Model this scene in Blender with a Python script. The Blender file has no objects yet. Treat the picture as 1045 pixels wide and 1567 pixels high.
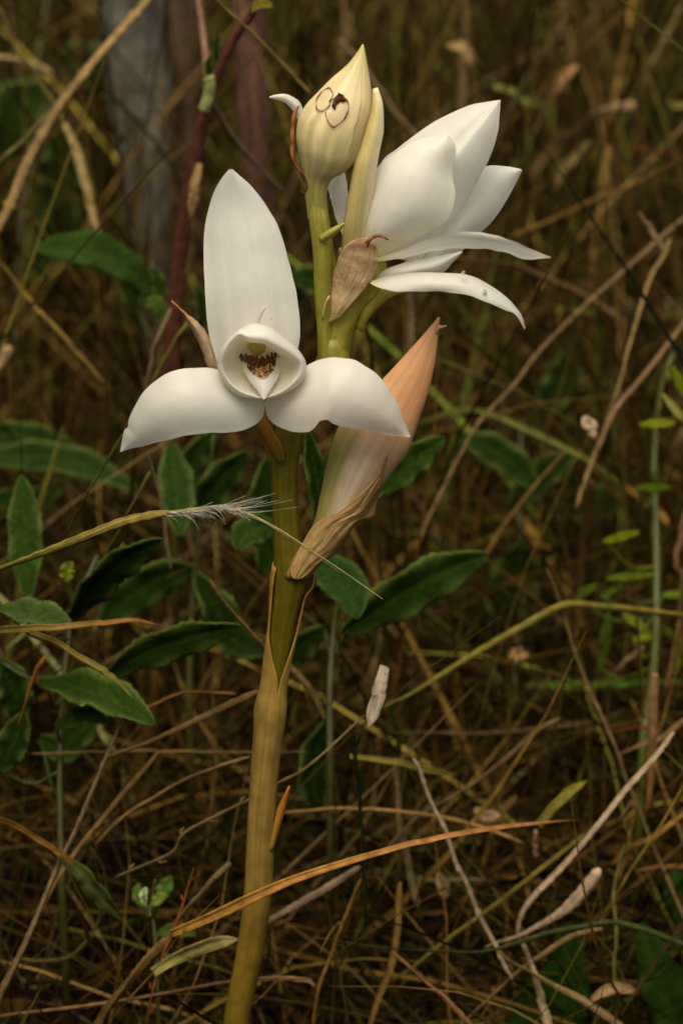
import bpy, bmesh, math, random
import numpy as np
from mathutils import Vector, Matrix, Euler
from mathutils.bvhtree import BVHTree

random.seed(11)
rng = np.random.default_rng(5)
SC = bpy.context.scene
COL = SC.collection
R = math.radians

# ------------------------------------------------------------------ camera
PITCH, DIST, HC = 22.0, 0.566, 0.200
CAM = np.array([0.0, -DIST * math.cos(R(PITCH)), HC + DIST * math.sin(R(PITCH))])
cd = bpy.data.cameras.new('camera')
cam = bpy.data.objects.new('camera', cd)
COL.objects.link(cam)
cam.location = CAM
cam.rotation_euler = (R(90 - PITCH), 0, 0)
cd.sensor_fit = 'VERTICAL'
cd.sensor_height = 36.0
cd.lens = 18.0 / math.tan(R(11.0))
cd.clip_start, cd.clip_end = 0.01, 200
cd.dof.use_dof = True
cd.dof.focus_distance = DIST - 0.010
cd.dof.aperture_fstop = 18
SC.camera = cam

# ------------------------------------------------------------------ light
w = bpy.data.worlds.new('World')
SC.world = w
w.use_nodes = True
nt = w.node_tree
for n in list(nt.nodes):
    nt.nodes.remove(n)
sky = nt.nodes.new('ShaderNodeTexSky')
sky.sky_type = 'NISHITA'
sky.sun_disc = False
sky.sun_elevation, sky.sun_rotation = R(62), R(160)
sky.dust_density, sky.air_density, sky.ozone_density = 4.0, 1.0, 0.6
hs = nt.nodes.new('ShaderNodeHueSaturation')          # overcast: the cloud takes most of the blue out
hs.inputs['Saturation'].default_value = 0.06
bg = nt.nodes.new('ShaderNodeBackground')
bg.inputs['Strength'].default_value = 0.08
ow = nt.nodes.new('ShaderNodeOutputWorld')
nt.links.new(sky.outputs[0], hs.inputs['Color'])
nt.links.new(hs.outputs[0], bg.inputs[0])
nt.links.new(bg.outputs[0], ow.inputs[0])
sd = bpy.data.lights.new('sun', 'SUN')
sun = bpy.data.objects.new('sun', sd)
COL.objects.link(sun)
sd.energy, sd.angle, sd.color = 1.9, R(36), (1.0, 0.91, 0.75)
sun.rotation_euler = (R(28), 0, R(-20))
sun.location = (0, -1, 3)
SC.view_settings.view_transform = 'Standard'
SC.view_settings.look = 'None'
SC.view_settings.exposure = 0.60
SC.view_settings.gamma = 1.0
SC.cycles.max_bounces = 8
SC.cycles.use_denoising = True

# ------------------------------------------------------------------ helpers
K = math.tan(R(11.0)) / 783.5
CR = np.array(Matrix.Rotation(R(90 - PITCH), 3, 'X'))

def P(px, py, Y=0.0):
    """Photo pixel (1045 x 1567) at the vertical plane Y metres behind the stem."""
    d = CR @ np.array([(px - 522.5) * K, -(py - 783.5) * K, -1.0])
    return CAM + d * ((Y - CAM[1]) / d[1])

def pxm(p):
    """metres per photo pixel at world point p"""
    fwd = CR @ np.array([0, 0, -1.0])
    return K * float(np.dot(np.asarray(p) - CAM, fwd))

def ground_y(px, py, clear=0.004):
    d = CR @ np.array([(px - 522.5) * K, -(py - 783.5) * K, -1.0])
    if d[2] >= 0: return 9.0
    return CAM[1] + d[1] * ((clear - CAM[2]) / d[2])

def spline(pts, n):
    """Catmull-Rom through pts, n samples evenly spread along its length"""
    p = np.asarray(pts, float)
    if len(p) == 2:
        t = np.linspace(0, 1, n)[:, None]
        return p[0] * (1 - t) + p[1] * t
    q = np.vstack([2 * p[0] - p[1], p, 2 * p[-1] - p[-2]])
    out = []
    for i in range(1, len(q) - 2):
        a, b, c, d = q[i - 1], q[i], q[i + 1], q[i + 2]
        for t in np.linspace(0, 1, 12, endpoint=False):
            out.append(0.5 * (2 * b + (c - a) * t + (2 * a - 5 * b + 4 * c - d) * t * t + (3 * b - a - 3 * c + d) * t ** 3))
    out.append(p[-1])
    out = np.array(out)
    L = np.concatenate([[0], np.cumsum(np.linalg.norm(np.diff(out, axis=0), axis=1))])
    s = np.linspace(0, L[-1], n)
    return np.stack([np.interp(s, L, out[:, k]) for k in range(p.shape[1])], 1)

def curve1(vals, v):
    """smooth 1-D interpolation of a list of values over v in 0..1"""
    vals = np.asarray(vals, float)
    if vals.ndim == 0: return np.full_like(np.asarray(v, float), float(vals))
    x = np.linspace(0, 1, len(vals))
    t = np.clip(np.asarray(v, float), 0, 1) * (len(vals) - 1)
    i = np.minimum(t.astype(int), len(vals) - 2)
    f = t - i
    g = np.pad(vals, 1, mode='reflect', reflect_type='odd') if len(vals) > 1 else vals
    a, b, c, d = g[i], g[i + 1], g[i + 2], g[i + 3]
    return 0.5 * (2 * b + (c - a) * f + (2 * a - 5 * b + 4 * c - d) * f ** 2 + (3 * b - a - 3 * c + d) * f ** 3)

# pigment balance of each tissue
PIGMENT = {'stem_skin': (1, .93, .45), 'papery_sheath': (1.06, .90, .42), 'bud_skin': (1.06, 1.0, .84), 'papery_bract': (1, .95, .80), 'leaf': (.72, .80, .42)}
ORG = {}
def tag(o, label=None, cat=None, group=None, kind=None):
    if label: o['label'] = label
    if cat: o['category'] = cat
    if group: o['group'] = group
    if kind: o['kind'] = kind
    return o

def empty(name, loc):
    o = bpy.data.objects.new(name, None)
    COL.objects.link(o)
    o.location = loc
    o.empty_display_size = 0.01
    ORG[o] = np.asarray(loc, float)
    return o

def build(name, V, F, mat, parent=None, cols=None, uvs=None, origin=None, smooth=True, thick=0, sub=0):
    V = np.asarray(V, float)
    org = np.asarray(origin if origin is not None else V[0], float)
    me = bpy.data.meshes.new(name)
    me.from_pydata((V - org).tolist(), [], [list(map(int, f)) for f in F])
    if cols is not None:
        a = me.color_attributes.new('Col', 'FLOAT_COLOR', 'POINT')
        c = np.ones((len(V), 4), np.float32)
        c[:, :3] = np.asarray(cols, np.float32) * PIGMENT.get(mat.name, (1, 1, 1))
        a.data.foreach_set('color', c.ravel())
    if uvs is not None:
        ul = me.uv_layers.new(name='UVMap')
        li = np.zeros(len(me.loops), np.int32)
        me.loops.foreach_get('vertex_index', li)
        ul.data.foreach_set('uv', np.asarray(uvs, np.float32)[li].ravel())
    if smooth:
        me.polygons.foreach_set('use_smooth', np.ones(len(me.polygons), bool))
    me.materials.append(mat)
    me.update()
    o = bpy.data.objects.new(name, me)
    COL.objects.link(o)
    if parent is not None:
        o.parent = parent
        o.location = org - ORG[parent]
    else:
        o.location = org
    ORG[o] = org
    if thick:
        m = o.modifiers.new('thickness', 'SOLIDIFY')
        m.thickness, m.offset = thick, 0
    if sub:
        m = o.modifiers.new('smooth', 'SUBSURF')
        m.levels = m.render_levels = sub
    return o

def gridfaces(nv, nu, closed=False):
    F = []
    for j in range(nv - 1):
        for i in range(nu if closed else nu - 1):
            k = (i + 1) % nu
            F.append((j * nu + i, j * nu + k, (j + 1) * nu + k, (j + 1) * nu + i))
    return F

def colgrid(colf, U, Vv):
    out = np.zeros((U.size, 3))
    for k, (u, v) in enumerate(zip(U.ravel(), Vv.ravel())):
        out[k] = colf(u, v)
    return out

def mix(a, b, t):
    t = max(0.0, min(1.0, t))
    return tuple(x * (1 - t) + y * t for x, y in zip(a, b))

def sstep(a, b, x):
    t = max(0.0, min(1.0, (x - a) / (b - a)))
    return t * t * (3 - 2 * t)

# ------------------------------------------------------------------ materials
def plant_mat(name, rough=0.6, trans=0.0, sss=0.0, sssr=0.002, streak=0.25, bump=0.2, scale=(30, 4), spec=0.4, mottle=0.2,
              mscale=400, use_uv=True, spots=0.0, spotcol=(.12, .07, .03), bumpd=0.0004):
    m = bpy.data.materials.new(name)
    m.use_nodes = True
    t = m.node_tree
    N, L = t.nodes, t.links
    pb = N['Principled BSDF']
    at = N.new('ShaderNodeAttribute'); at.attribute_name = 'Col'
    geo = N.new('ShaderNodeTexCoord')
    no = N.new('ShaderNodeTexNoise'); no.inputs['Scale'].default_value = 1.0
    no.inputs['Detail'].default_value = 4
    mp = N.new('ShaderNodeMapping')
    if use_uv:
        L.new(geo.outputs['UV'], mp.inputs[0]); mp.inputs['Scale'].default_value = (scale[0], scale[1], 1)
    else:
        L.new(geo.outputs['Object'], mp.inputs[0]); mp.inputs['Scale'].default_value = (mscale, mscale, mscale * .2)
    L.new(mp.outputs[0], no.inputs['Vector'])
    n2 = N.new('ShaderNodeTexNoise'); n2.inputs['Scale'].default_value = mscale; n2.inputs['Detail'].default_value = 5
    L.new(geo.outputs['Object'], n2.inputs['Vector'])
    def rangemap(src, lo, hi):
        r = N.new('ShaderNodeMapRange')
        r.inputs['From Min'].default_value, r.inputs['From Max'].default_value = 0.3, 0.7
        r.inputs['To Min'].default_value, r.inputs['To Max'].default_value = lo, hi
        L.new(src, r.inputs['Value']); return r.outputs[0]
    a = rangemap(no.outputs[0], 1 - streak, 1 + streak)
    b = rangemap(n2.outputs[0], 1 - mottle, 1 + mottle)
    mu = N.new('ShaderNodeMath'); mu.operation = 'MULTIPLY'
    L.new(a, mu.inputs[0]); L.new(b, mu.inputs[1])
    vm = N.new('ShaderNodeVectorMath'); vm.operation = 'SCALE'
    L.new(at.outputs['Color'], vm.inputs[0]); L.new(mu.outputs[0], vm.inputs['Scale'])
    colour = vm.outputs[0]
    if spots:
        n3 = N.new('ShaderNodeTexNoise'); n3.inputs['Scale'].default_value = 520; n3.inputs['Detail'].default_value = 2
        L.new(geo.outputs['Object'], n3.inputs['Vector'])
        r3 = N.new('ShaderNodeMapRange')
        r3.inputs['From Min'].default_value, r3.inputs['From Max'].default_value = spots, spots + 0.03
        L.new(n3.outputs[0], r3.inputs['Value'])
        mx = N.new('ShaderNodeMix'); mx.data_type = 'RGBA'
        L.new(r3.outputs[0], mx.inputs[0]); L.new(colour, mx.inputs[6]); mx.inputs[7].default_value = (*spotcol, 1)
        colour = mx.outputs[2]
    L.new(colour, pb.inputs['Base Color'])
    pb.inputs['Roughness'].default_value = rough
    pb.inputs['Specular IOR Level'].default_value = spec
    if sss:
        pb.inputs['Subsurface Weight'].default_value = sss
        pb.inputs['Subsurface Radius'].default_value = (1.0, 0.8, 0.55)
        pb.inputs['Subsurface Scale'].default_value = sssr
    if bump:
        bp = N.new('ShaderNodeBump'); bp.inputs['Strength'].default_value = bump; bp.inputs['Distance'].default_value = bumpd
        ad = N.new('ShaderNodeMath'); ad.operation = 'ADD'
        L.new(no.outputs[0], ad.inputs[0]); L.new(n2.outputs[0], ad.inputs[1])
        L.new(ad.outputs[0], bp.inputs['Height']); L.new(bp.outputs[0], pb.inputs['Normal'])
    if trans:
        tb = N.new('ShaderNodeBsdfTranslucent'); L.new(colour, tb.inputs[0])
        ms = N.new('ShaderNodeMixShader'); ms.inputs[0].default_value = trans
        L.new(pb.outputs[0], ms.inputs[1]); L.new(tb.outputs[0], ms.inputs[2])
        L.new(ms.outputs[0], N['Material Output'].inputs['Surface'])
    return m

M_PETAL = plant_mat('petal', rough=.45, trans=.42, streak=.03, bump=.07, scale=(22, .9), mottle=.035, mscale=250, spec=.35, spots=.738, spotcol=(.42, .30, .18), bumpd=.0006)
M_STEM = plant_mat('stem_skin', rough=.45, sss=.15, sssr=.001, streak=.22, bump=.25, scale=(14, 2.0), mottle=.18, mscale=420, spec=.4)
M_SHEATH = plant_mat('papery_sheath', rough=.55, trans=.12, streak=.24, bump=.30, scale=(16, 2.2), mottle=.24, mscale=260, spec=.3, spots=.73, spotcol=(.16, .08, .025))
M_BUD = plant_mat('bud_skin', rough=.45, sss=.2, sssr=.001, streak=.2, bump=.30, scale=(22, 1.4), mottle=.08, mscale=300, spec=.4)
M_PAPER = plant_mat('papery_bract', rough=.55, trans=.3, streak=.18, bump=.45, scale=(20, 2.5), mottle=.18, mscale=500, spec=.3, bumpd=.0008)
M_HAIR = plant_mat('fringe', rough=.5, streak=.1, bump=0, mottle=.2, use_uv=False, spec=.3)
M_STRAW = plant_mat('straw', rough=.65, trans=.12, streak=.42, bump=.9, scale=(9, 2.2), mottle=.35, mscale=330, spec=.12, spots=.74, spotcol=(.07, .04, .02))
M_LEAF = plant_mat('leaf', rough=.75, trans=.12, streak=.16, bump=.5, scale=(9, 9), mottle=.30, mscale=700, spec=.06, bumpd=.0006)
M_TANGLE = plant_mat('tangle', rough=.7, trans=.12, streak=.25, bump=0, mottle=.3, use_uv=False, mscale=150, spec=.05)
M_WOOD = plant_mat('weathered_wood', rough=.85, streak=.5, bump=1.0, scale=(16, 3), mottle=.3, mscale=90, spec=.2, bumpd=.003)

def soil_mat():
    m = bpy.data.materials.new('soil'); m.use_nodes = True
    t = m.node_tree; N, L = t.nodes, t.links
    pb = N['Principled BSDF']; pb.inputs['Roughness'].default_value = .95
    tc = N.new('ShaderNodeTexCoord')
    no = N.new('ShaderNodeTexNoise'); no.inputs['Scale'].default_value = 60; no.inputs['Detail'].default_value = 8
    L.new(tc.outputs['Object'], no.inputs['Vector'])
    cr = N.new('ShaderNodeValToRGB')
    cr.color_ramp.elements[0].position, cr.color_ramp.elements[0].color = .35, (.005, .003, .002, 1)
    cr.color_ramp.elements[1].position, cr.color_ramp.elements[1].color = .7, (.022, .012, .006, 1)
    L.new(no.outputs[0], cr.inputs[0]); L.new(cr.outputs[0], pb.inputs['Base Color'])
    bp = N.new('ShaderNodeBump'); bp.inputs['Distance'].default_value = .006
    L.new(no.outputs[0], bp.inputs['Height']); L.new(bp.outputs[0], pb.inputs['Normal'])
    return m
M_SOIL = soil_mat()

# ------------------------------------------------------------------ shape builders
def wob_edge(n, ref):
    t = np.linspace(0, 1, n); k = np.sin(np.pi * t) ** .5
    a = sum(random.uniform(-.45, .45) * np.sin(t * f + random.random() * 6) for f in (14, 23, 37, 60))
    return np.stack([a * k, -a * k], 1) * min(1.0, np.ptp(ref, axis=0).max() / 90)

def patch(name, L, Rr, Yc, bulge, colf, mat, parent=None, nv=36, nu=19, thick=.0003, yf=None, pw=1.0, origin=None, warp=0.0, Rd=None):
    """A petal or bract: left and right outline (base to tip), depth of the midline along its length and how far it bulges."""
    l = spline(L, nv); r = spline(Rr, nv)
    rd = spline(Rd, nv) if Rd else r
    v = np.linspace(0, 1, nv); u = np.linspace(0, 1, nu)
    l = l + wob_edge(nv, l); r = r + wob_edge(nv, r)
    yc, bl = curve1(Yc, v), curve1(bulge, v)
    V, U2, V2 = [], [], []
    ph = random.random() * 6
    for j in range(nv):
        for i in range(nu):
            q = l[j] * (1 - u[i]) + r[j] * u[i]
            ud = min(1.0, u[i] * np.linalg.norm(r[j] - l[j]) / max(1e-6, np.linalg.norm(rd[j] - l[j])))
            s = 4 * ud * (1 - ud)
            y = yc[j] - bl[j] * s ** pw
            if yf: y += yf(u[i], v[j])
            if warp: y += warp * math.sin(ph + v[j] * 11 + (3 if u[i] > .5 else 0)) * (1 - s) * sstep(.05, .3, v[j])
            V.append(P(q[0], q[1], y)); U2.append(u[i]); V2.append(v[j])
    U2, V2 = np.array(U2), np.array(V2)
    return build(name, V, gridfaces(nv, nu), mat, parent, colgrid(colf, U2, V2), np.stack([U2, V2], 1), origin=origin, thick=0 if mat is M_PETAL else thick)

def lathe(name, L, Rr, Y, ratio, colf, mat, parent=None, nv=40, nu=28, seam=None, origin=None, arc=None, off=0, cap=True, weld=0):
    """A tapering body of elliptical section between two outlines; arc=(a0,a1) keeps part of its round (pi/2 faces the camera)."""
    l = spline(L, nv); r = spline(Rr, nv)
    v = np.linspace(0, 1, nv); y0 = curve1(Y, v)
    closed = arc is None
    th = np.linspace(0, 2 * math.pi, nu, endpoint=False)
    V, U2, V2 = [], [], []
    for j in range(nv):
        a, b = P(*l[j], y0[j]), P(*r[j], y0[j])
        c, h = (a + b) / 2, (b - a) / 2
        hl = np.linalg.norm(h)
        if off: h = h * (1 + off / max(hl, 1e-4)); hl += off
        dn = np.array([0, -1, 0.0])
        if arc: th = np.linspace(*arc(v[j]), nu)
        for t in th:
            k = 1.0
            if seam: k = seam(t, v[j])
            V.append(c + k * (math.cos(t) * h + math.sin(t) * dn * hl * ratio))
            U2.append(t / (2 * math.pi)); V2.append(v[j])
    U2, V2 = np.array(U2), np.array(V2)
    F = gridfaces(nv, nu, closed)
    if closed and cap:
        F.append(tuple(range(nu - 1, -1, -1))); F.append(tuple(range((nv - 1) * nu, nv * nu)))
    o = build(name, V, F, mat, parent, colgrid(colf, U2, V2), np.stack([U2, V2], 1), origin=origin, thick=0 if closed else .0003)
    if weld:
        bm = bmesh.new(); bm.from_mesh(o.data)
        bmesh.ops.remove_doubles(bm, verts=bm.verts, dist=weld)
        bm.to_mesh(o.data); bm.free()
    return o

def tube_geo(C, rad, sides=6, cols=None, squash=1.0, twist=0.0, flute=0.0):
    """tube along world points C with radii rad: verts, faces, colours, uvs"""
    C = np.asarray(C, float); n = len(C)
    T = np.gradient(C, axis=0); T /= np.linalg.norm(T, axis=1)[:, None] + 1e-12
    ref = np.array([0.13, 0.3, 0.95]) if abs(T[0][2]) < .9 else np.array([1.0, .1, 0])
    V, uv = [], []
    A = np.cross(T[0], ref); A /= np.linalg.norm(A)
    for j in range(n):
        A = A - T[j] * np.dot(A, T[j]); A /= np.linalg.norm(A) + 1e-12
        B = np.cross(T[j], A)
        for i in range(sides):
            t = 2 * math.pi * i / sides; w_ = twist * j / n; fl = 1 - flute * (i % 2)
            x_, y_ = math.cos(t) * fl, squash * math.sin(t) * fl
            V.append(C[j] + rad[j] * ((x_ * math.cos(w_) - y_ * math.sin(w_)) * A + (x_ * math.sin(w_) + y_ * math.cos(w_)) * B)); uv.append((i / sides, j / (n - 1)))
    F = gridfaces(n, sides, True)
    F.append(tuple(range(sides - 1, -1, -1))); F.append(tuple(range((n - 1) * sides, n * sides)))
    c = None
    if cols is not None:
        c = np.repeat(np.asarray(cols), sides, axis=0)
    return V, F, c, uv

class Bag:
    """collects pieces that end up joined as one mesh"""
    def __init__(s): s.V, s.F, s.C, s.U = [], [], [], []
    def add(s, V, F, C, U=None):
        o = len(s.V); s.V += list(V); s.F += [tuple(i + o for i in f) for f in F]; s.C += list(C)
        s.U += list(U) if U is not None else [(0, 0)] * len(V)
    def build(s, name, mat, parent=None, origin=None, smooth=True):
        return build(name, s.V, s.F, mat, parent, s.C, s.U, origin=origin, smooth=smooth)

# ------------------------------------------------------------------ ground
def ground():
    n = 60
    xs = np.sign(np.linspace(-1, 1, n)) * np.abs(np.linspace(-1, 1, n)) ** 3 * 30
    V = []
    for y in xs:
        for x in xs:
            V.append((x, y + .5, .006 * math.sin(x * 9) * math.cos(y * 7) - .006))
    o = build('ground', V, gridfaces(n, n), M_SOIL, origin=(0, 0, 0))
    tag(o, 'dark brown soil under the dry grass', 'ground', kind='structure')
ground()

# ------------------------------------------------------------------ the orchid
IV = (.91, .866, .725); IVY = (.86, .78, .58); GRN = (.34, .36, .10); PALEG = (.62, .60, .30)
orchid = empty('white_orchid', P(350, 1567, 0) * np.array([1, 1, 0]))
tag(orchid, 'white orchid with two open flowers and two buds on a thick upright stem', 'flower')

# stem (green) and its sheaths
SL = [(323, 1900), (335, 1700), (348, 1567), (367, 1460), (379, 1370), (384, 1270), (390, 1180), (398, 1090), (408, 1010), (415, 940), (419, 880), (418, 820), (415, 750), (415, 690), (428, 640), (462, 590), (484, 550), (487, 515)]
SR = [(357, 1900), (367, 1700), (375, 1567), (397, 1460), (409, 1370), (414, 1270), (420, 1180), (429, 1090), (442, 1010), (455, 940), (472, 880), (462, 820), (456, 750), (460, 690), (478, 640), (522, 590), (536, 550), (524, 515)]
OCH, OLV, OLV2 = (.22, .12, .02), (.125, .105, .010), (.20, .185, .035)
def stemcol(u, v):
    c = mix(OCH, OLV, sstep(.42, .56, v)); return mix(c, OLV2, sstep(.80, .97, v))
stem = lathe('stem', SL, SR, [0, 0, 0, 0, 0, .001, .002], .95, stemcol, M_STEM, orchid, nv=90, nu=24)

def sheathcol(a, b, t0, t1):
    return lambda u, v: mix(a, b, sstep(t0, t1, v))
# the sheath: closed round the lower stem, swollen at its collar, open in front above it
def sheath_c(u, v):
    c = mix((.235, .145, .022), (.26, .18, .035), sstep(.2, .4, v))
    n_ = .5 + .5 * math.sin(u * 31 + 3 * math.sin(v * 40)) 
    c = mix(c, (.15, .145, .02), .85 * sstep(.2, .9, .5 + .5 * math.sin(u * 12.6 + 9 * v) * math.sin(v * 23 + 1)))
    c = mix(c, (.34, .245, .11), sstep(.42, .60, v + .03 * n_) * (.75 + .25 * n_))
    c = mix(c, (.20, .075, .02), .55 * math.exp(-((v - .475 - .01 * math.sin(u * 25)) / .022) ** 2) * n_)
    return mix(c, (.40, .24, .10), sstep(.78, .95, v))
lathe('sheath', [(318, 1900), (330, 1700), (343, 1567), (362, 1460), (374, 1370), (379, 1270), (385, 1180), (390, 1112), (392, 1080), (399, 1050), (405, 1000), (411, 950), (413, 910), (414, 888), (418, 864)],
      [(362, 1900), (372, 1700), (380, 1567), (402, 1460), (414, 1370), (419, 1270), (425, 1180), (435, 1112), (438, 1080), (439, 1050), (448, 1000), (459, 950), (468, 910), (479, 894), (481, 866)], 0, .98,
      sheath_c, M_SHEATH, orchid, nv=150, nu=40, weld=.00003,
      arc=lambda v: (1.22 + .0015 + 1.45 * sstep(.815, .915, v), 1.22 - .0015 - .85 * sstep(.815, .915, v) + 2 * math.pi),
      seam=lambda t, v: 1.012 + .015 * math.sin(3 * t + v * 14) + .035 * math.exp(-((v - .785) / .02) ** 2) + .012 * math.sin(5 * t + 30 * v) * sstep(.72, .78, v) + .03 * sstep(.92, 1, v) * math.sin(4 * t))
patch('stem_bract', [(411, 1302), (418, 1268), (426, 1236), (442, 1203)], [(417, 1302), (427, 1268), (436, 1238), (444, 1203)], [-.0014, -.002, -.003], .0006,
      lambda u, v: mix((.40, .26, .09), (.55, .22, .06), v), M_SHEATH, orchid, nv=16, nu=7)

# bud stalk
BL = [(486, 552), (484, 500), (480, 440), (479, 400), (476, 365), (470, 325), (466, 290), (463, 268)]
BR = [(512, 552), (508, 500), (508, 440), (509, 400), (508, 365), (502, 325), (499, 290), (503, 268)]
lathe('bud_stalk', BL, BR, [.001, .0, -.001, -.001], .9, lambda u, v: mix((.24, .24, .05), (.40, .36, .14), sstep(.45, 1, v)), M_STEM, orchid, nv=40, nu=20,
      seam=lambda t, v: 1 + .10 * math.cos(3 * t + 1.0) * (1 - v))
patch('stalk_bract', [(488, 363), (498, 355), (511, 348), (526, 341)], [(492, 371), (506, 364), (518, 354), (527, 342)], [-.0028, -.0042, -.005], .0007,
      lambda u, v: mix((.28, .28, .05), (.40, .36, .09), v), M_BUD, orchid, nv=14, nu=9, thick=.0003)

# closed bud
def budcol(u, v):
    t = u * 2 * math.pi
    g = .5 + .5 * math.sin(t * 7 + 1.5 * math.sin(v * 4)); g2 = .5 + .5 * math.sin(t * 13 + 2 * v)
    c = mix((.40, .39, .13), (.66, .55, .32), .45 + .28 * g + .22 * g2)
    c = mix(c, (.68, .54, .33), sstep(.45, .62, v) * (1 - sstep(.75, .9, v)) * .7)
    c = mix(c, (.70, .60, .38), math.exp(-((t - 2.0) / .13) ** 2) * .5)
    return mix(mix((.28, .28, .06), c, sstep(.05, .45, v)), (.50, .44, .18), sstep(.8, 1, v))
def budseam(t, v):
    k = 1.0
    for a0, h_ in ((.62 + .55 * v, .085), (2.55 - .5 * v, .05), (4.4, .06)):
        s_ = (t - a0) % (2 * math.pi)
        k += .7 * h_ * math.exp(-s_ * 1.7) * sstep(.15, .45, v) * (1 - .75 * sstep(.85, 1, v))
    return k - .022 + .008 * math.sin(6 * t + 3 * v)
bud = lathe('closed_bud', [(471, 338), (468, 312), (466, 290), (464, 270), (459, 245), (453, 215), (455, 185), (466, 163), (485, 142), (508, 119), (532, 98), (549, 76), (554, 68)],
            [(503, 338), (501, 312), (501, 292), (508, 275), (526, 264), (543, 247), (554, 222), (564, 190), (570, 165), (569, 140), (564, 108), (559, 80), (556, 68)],
            [-.001, -.0015, -.002, -.002, -.001, 0], .82, budcol, M_BUD, orchid, nv=60, nu=110, seam=budseam)
bpy.context.view_layer.update()
def surf(obj, extra=0.0004):
    """front surface of a part under a photo pixel"""
    me = obj.data
    o = ORG[obj]
    bv = BVHTree.FromPolygons([Vector(v.co) + Vector(o) for v in me.vertices], [p.vertices[:] for p in me.polygons])
    def f(px, py, ex=extra):
        d = Vector(P(px, py, 0) - CAM).normalized()
        h = bv.ray_cast(Vector(CAM), d)
        p = h[0] if h[0] is not None else Vector(P(px, py, -.001))
        return np.array(p - d * ex)
    return f
sb = surf(bud)
def scar(name, pts, r, col, parent=bud, n=26, f=sb, closed=False):
    q = spline(pts, n)
    C = np.array([f(*p) for p in q])
    C = C + rng.normal(0, .00007, C.shape)
    rad = r * np.exp(.45 * np.sin(np.arange(n) * 1.1 + pts[0][0]) + rng.normal(0, .25, n))
    rad[0] *= .4; rad[-1] *= .4
    V, F, c, uv = tube_geo(C, rad, 5, [col] * n)
    return build(name, V, F, M_HAIR, parent, c, uv)
DKB, RUST = (.10, .03, .01), (.28, .09, .02)
def zb(*p): return [(430 + x * .1818, 60 + y * .1818) for x, y in p]
scar('scar_ring', zb((408, 520), (436, 470), (415, 408), (360, 425), (305, 500), (300, 580), (335, 608), (385, 585), (425, 530)), .00010, DKB)
scar('scar_ring', zb((375, 612), (392, 680), (435, 738), (490, 720), (545, 650), (566, 570), (560, 520), (520, 480), (488, 465), (450, 500), (410, 515), (405, 545)), .00010, DKB)
scar('scar_spot', zb((440, 575), (460, 530), (480, 500), (515, 492)), .0005, (.09, .03, .01))
def flatpatch(name, pts, col, f, parent, mat):
    c = np.mean(pts, axis=0)
    V = [f(*c, .00022)]; ring = spline(pts + [pts[0]], 25)[:-1]
    for k in (.55, 1.0):
        for p in ring: V.append(f(*(c + (p - c) * k), .00022 if k < 1 else .00012))
    n = len(ring)
    F = [(0, 1 + i, 1 + (i + 1) % n) for i in range(n)] + [(1 + i, 1 + n + i, 1 + n + (i + 1) % n, 1 + (i + 1) % n) for i in range(n)]
    return build(name, V, F, mat, parent, [col] * len(V), [(0, 0)] * len(V))
flatpatch('scar_scab', zb((420, 415), (310, 500), (305, 580), (345, 600), (400, 560), (430, 480)), (.60, .48, .29), sb, bud, M_BUD)
flatpatch('scar_scab', zb((395, 625), (400, 690), (435, 730), (500, 700), (550, 620), (555, 545), (500, 560), (450, 590)), (.60, .46, .30), sb, bud, M_BUD)
# withered brown sepal hanging down the bud's left edge
def ribbon_px(name, pts, wpx, Y, col, mat, parent, n=30):
    q = spline(pts, n); V, cols, uv = [], [], []
    y = curve1(Y, np.linspace(0, 1, n)); ww = curve1(wpx, np.linspace(0, 1, n))
    t = np.gradient(q, axis=0); t /= np.linalg.norm(t, axis=1)[:, None]
    for j in range(n):
        nx = np.array([-t[j, 1], t[j, 0]])
        for i, k in enumerate((-1, -.3, .4, 1)):
            a = q[j] + nx * k * ww[j] / 2
            V.append(P(a[0], a[1], y[j] - .0006 * (1 - k * k) + .0004 * math.sin(j * 1.3 + k)))
            cols.append(col(i, j / n) if callable(col) else col); uv.append((i / 3, j / n))
    return build(name, V, gridfaces(n, 4), mat, parent, cols, uv, thick=.0002)
ribbon_px('withered_edge', zb((150, 560), (112, 640), (98, 760), (95, 880), (100, 1010), (150, 1090), (195, 1170), (215, 1230), (205, 1285), (180, 1295), (160, 1250), (150, 1150)),
          [1, 7, 6, 7, 5, 4, 3, 2.2, 1], [-.002, -.003, -.004, -.0055, -.0065, -.006], lambda i, v: mix((.40, .15, .04), (.10, .035, .012), sstep(.3, .7, v)), M_PAPER, bud)
scar('scar_crack', zb((695, 930), (660, 985), (620, 1045)), .00025, DKB)

# peach sheathed bud on the right
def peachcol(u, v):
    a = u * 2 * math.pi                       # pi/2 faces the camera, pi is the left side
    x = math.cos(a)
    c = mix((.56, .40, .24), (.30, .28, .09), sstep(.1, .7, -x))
    c = mix(c, (.74, .60, .46), math.exp(-((x + .1) / .3) ** 2) * (1 - sstep(.5, .75, v)))  # pale pink middle, its colour lightened further against the shadow of the petal
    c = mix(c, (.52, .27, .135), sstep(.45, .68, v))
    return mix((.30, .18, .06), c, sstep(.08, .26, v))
PBL = [(433, 882), (447, 855), (466, 826), (480, 800), (489, 762), (501, 706), (517, 656), (548, 617), (585, 581), (627, 535), (658, 500), (670, 485)]
PBR = [(474, 884), (488, 866), (505, 848), (528, 822), (552, 790), (577, 752), (600, 722), (625, 688), (640, 645), (655, 602), (666, 553), (673, 486)]
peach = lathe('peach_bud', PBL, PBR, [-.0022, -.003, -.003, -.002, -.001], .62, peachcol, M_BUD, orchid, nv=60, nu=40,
              seam=lambda t, v: 1 + .05 * math.exp(-(((t - 2.25 + .5 * v) / .12) ** 2)) + .01 * math.sin(4 * t))
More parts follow.
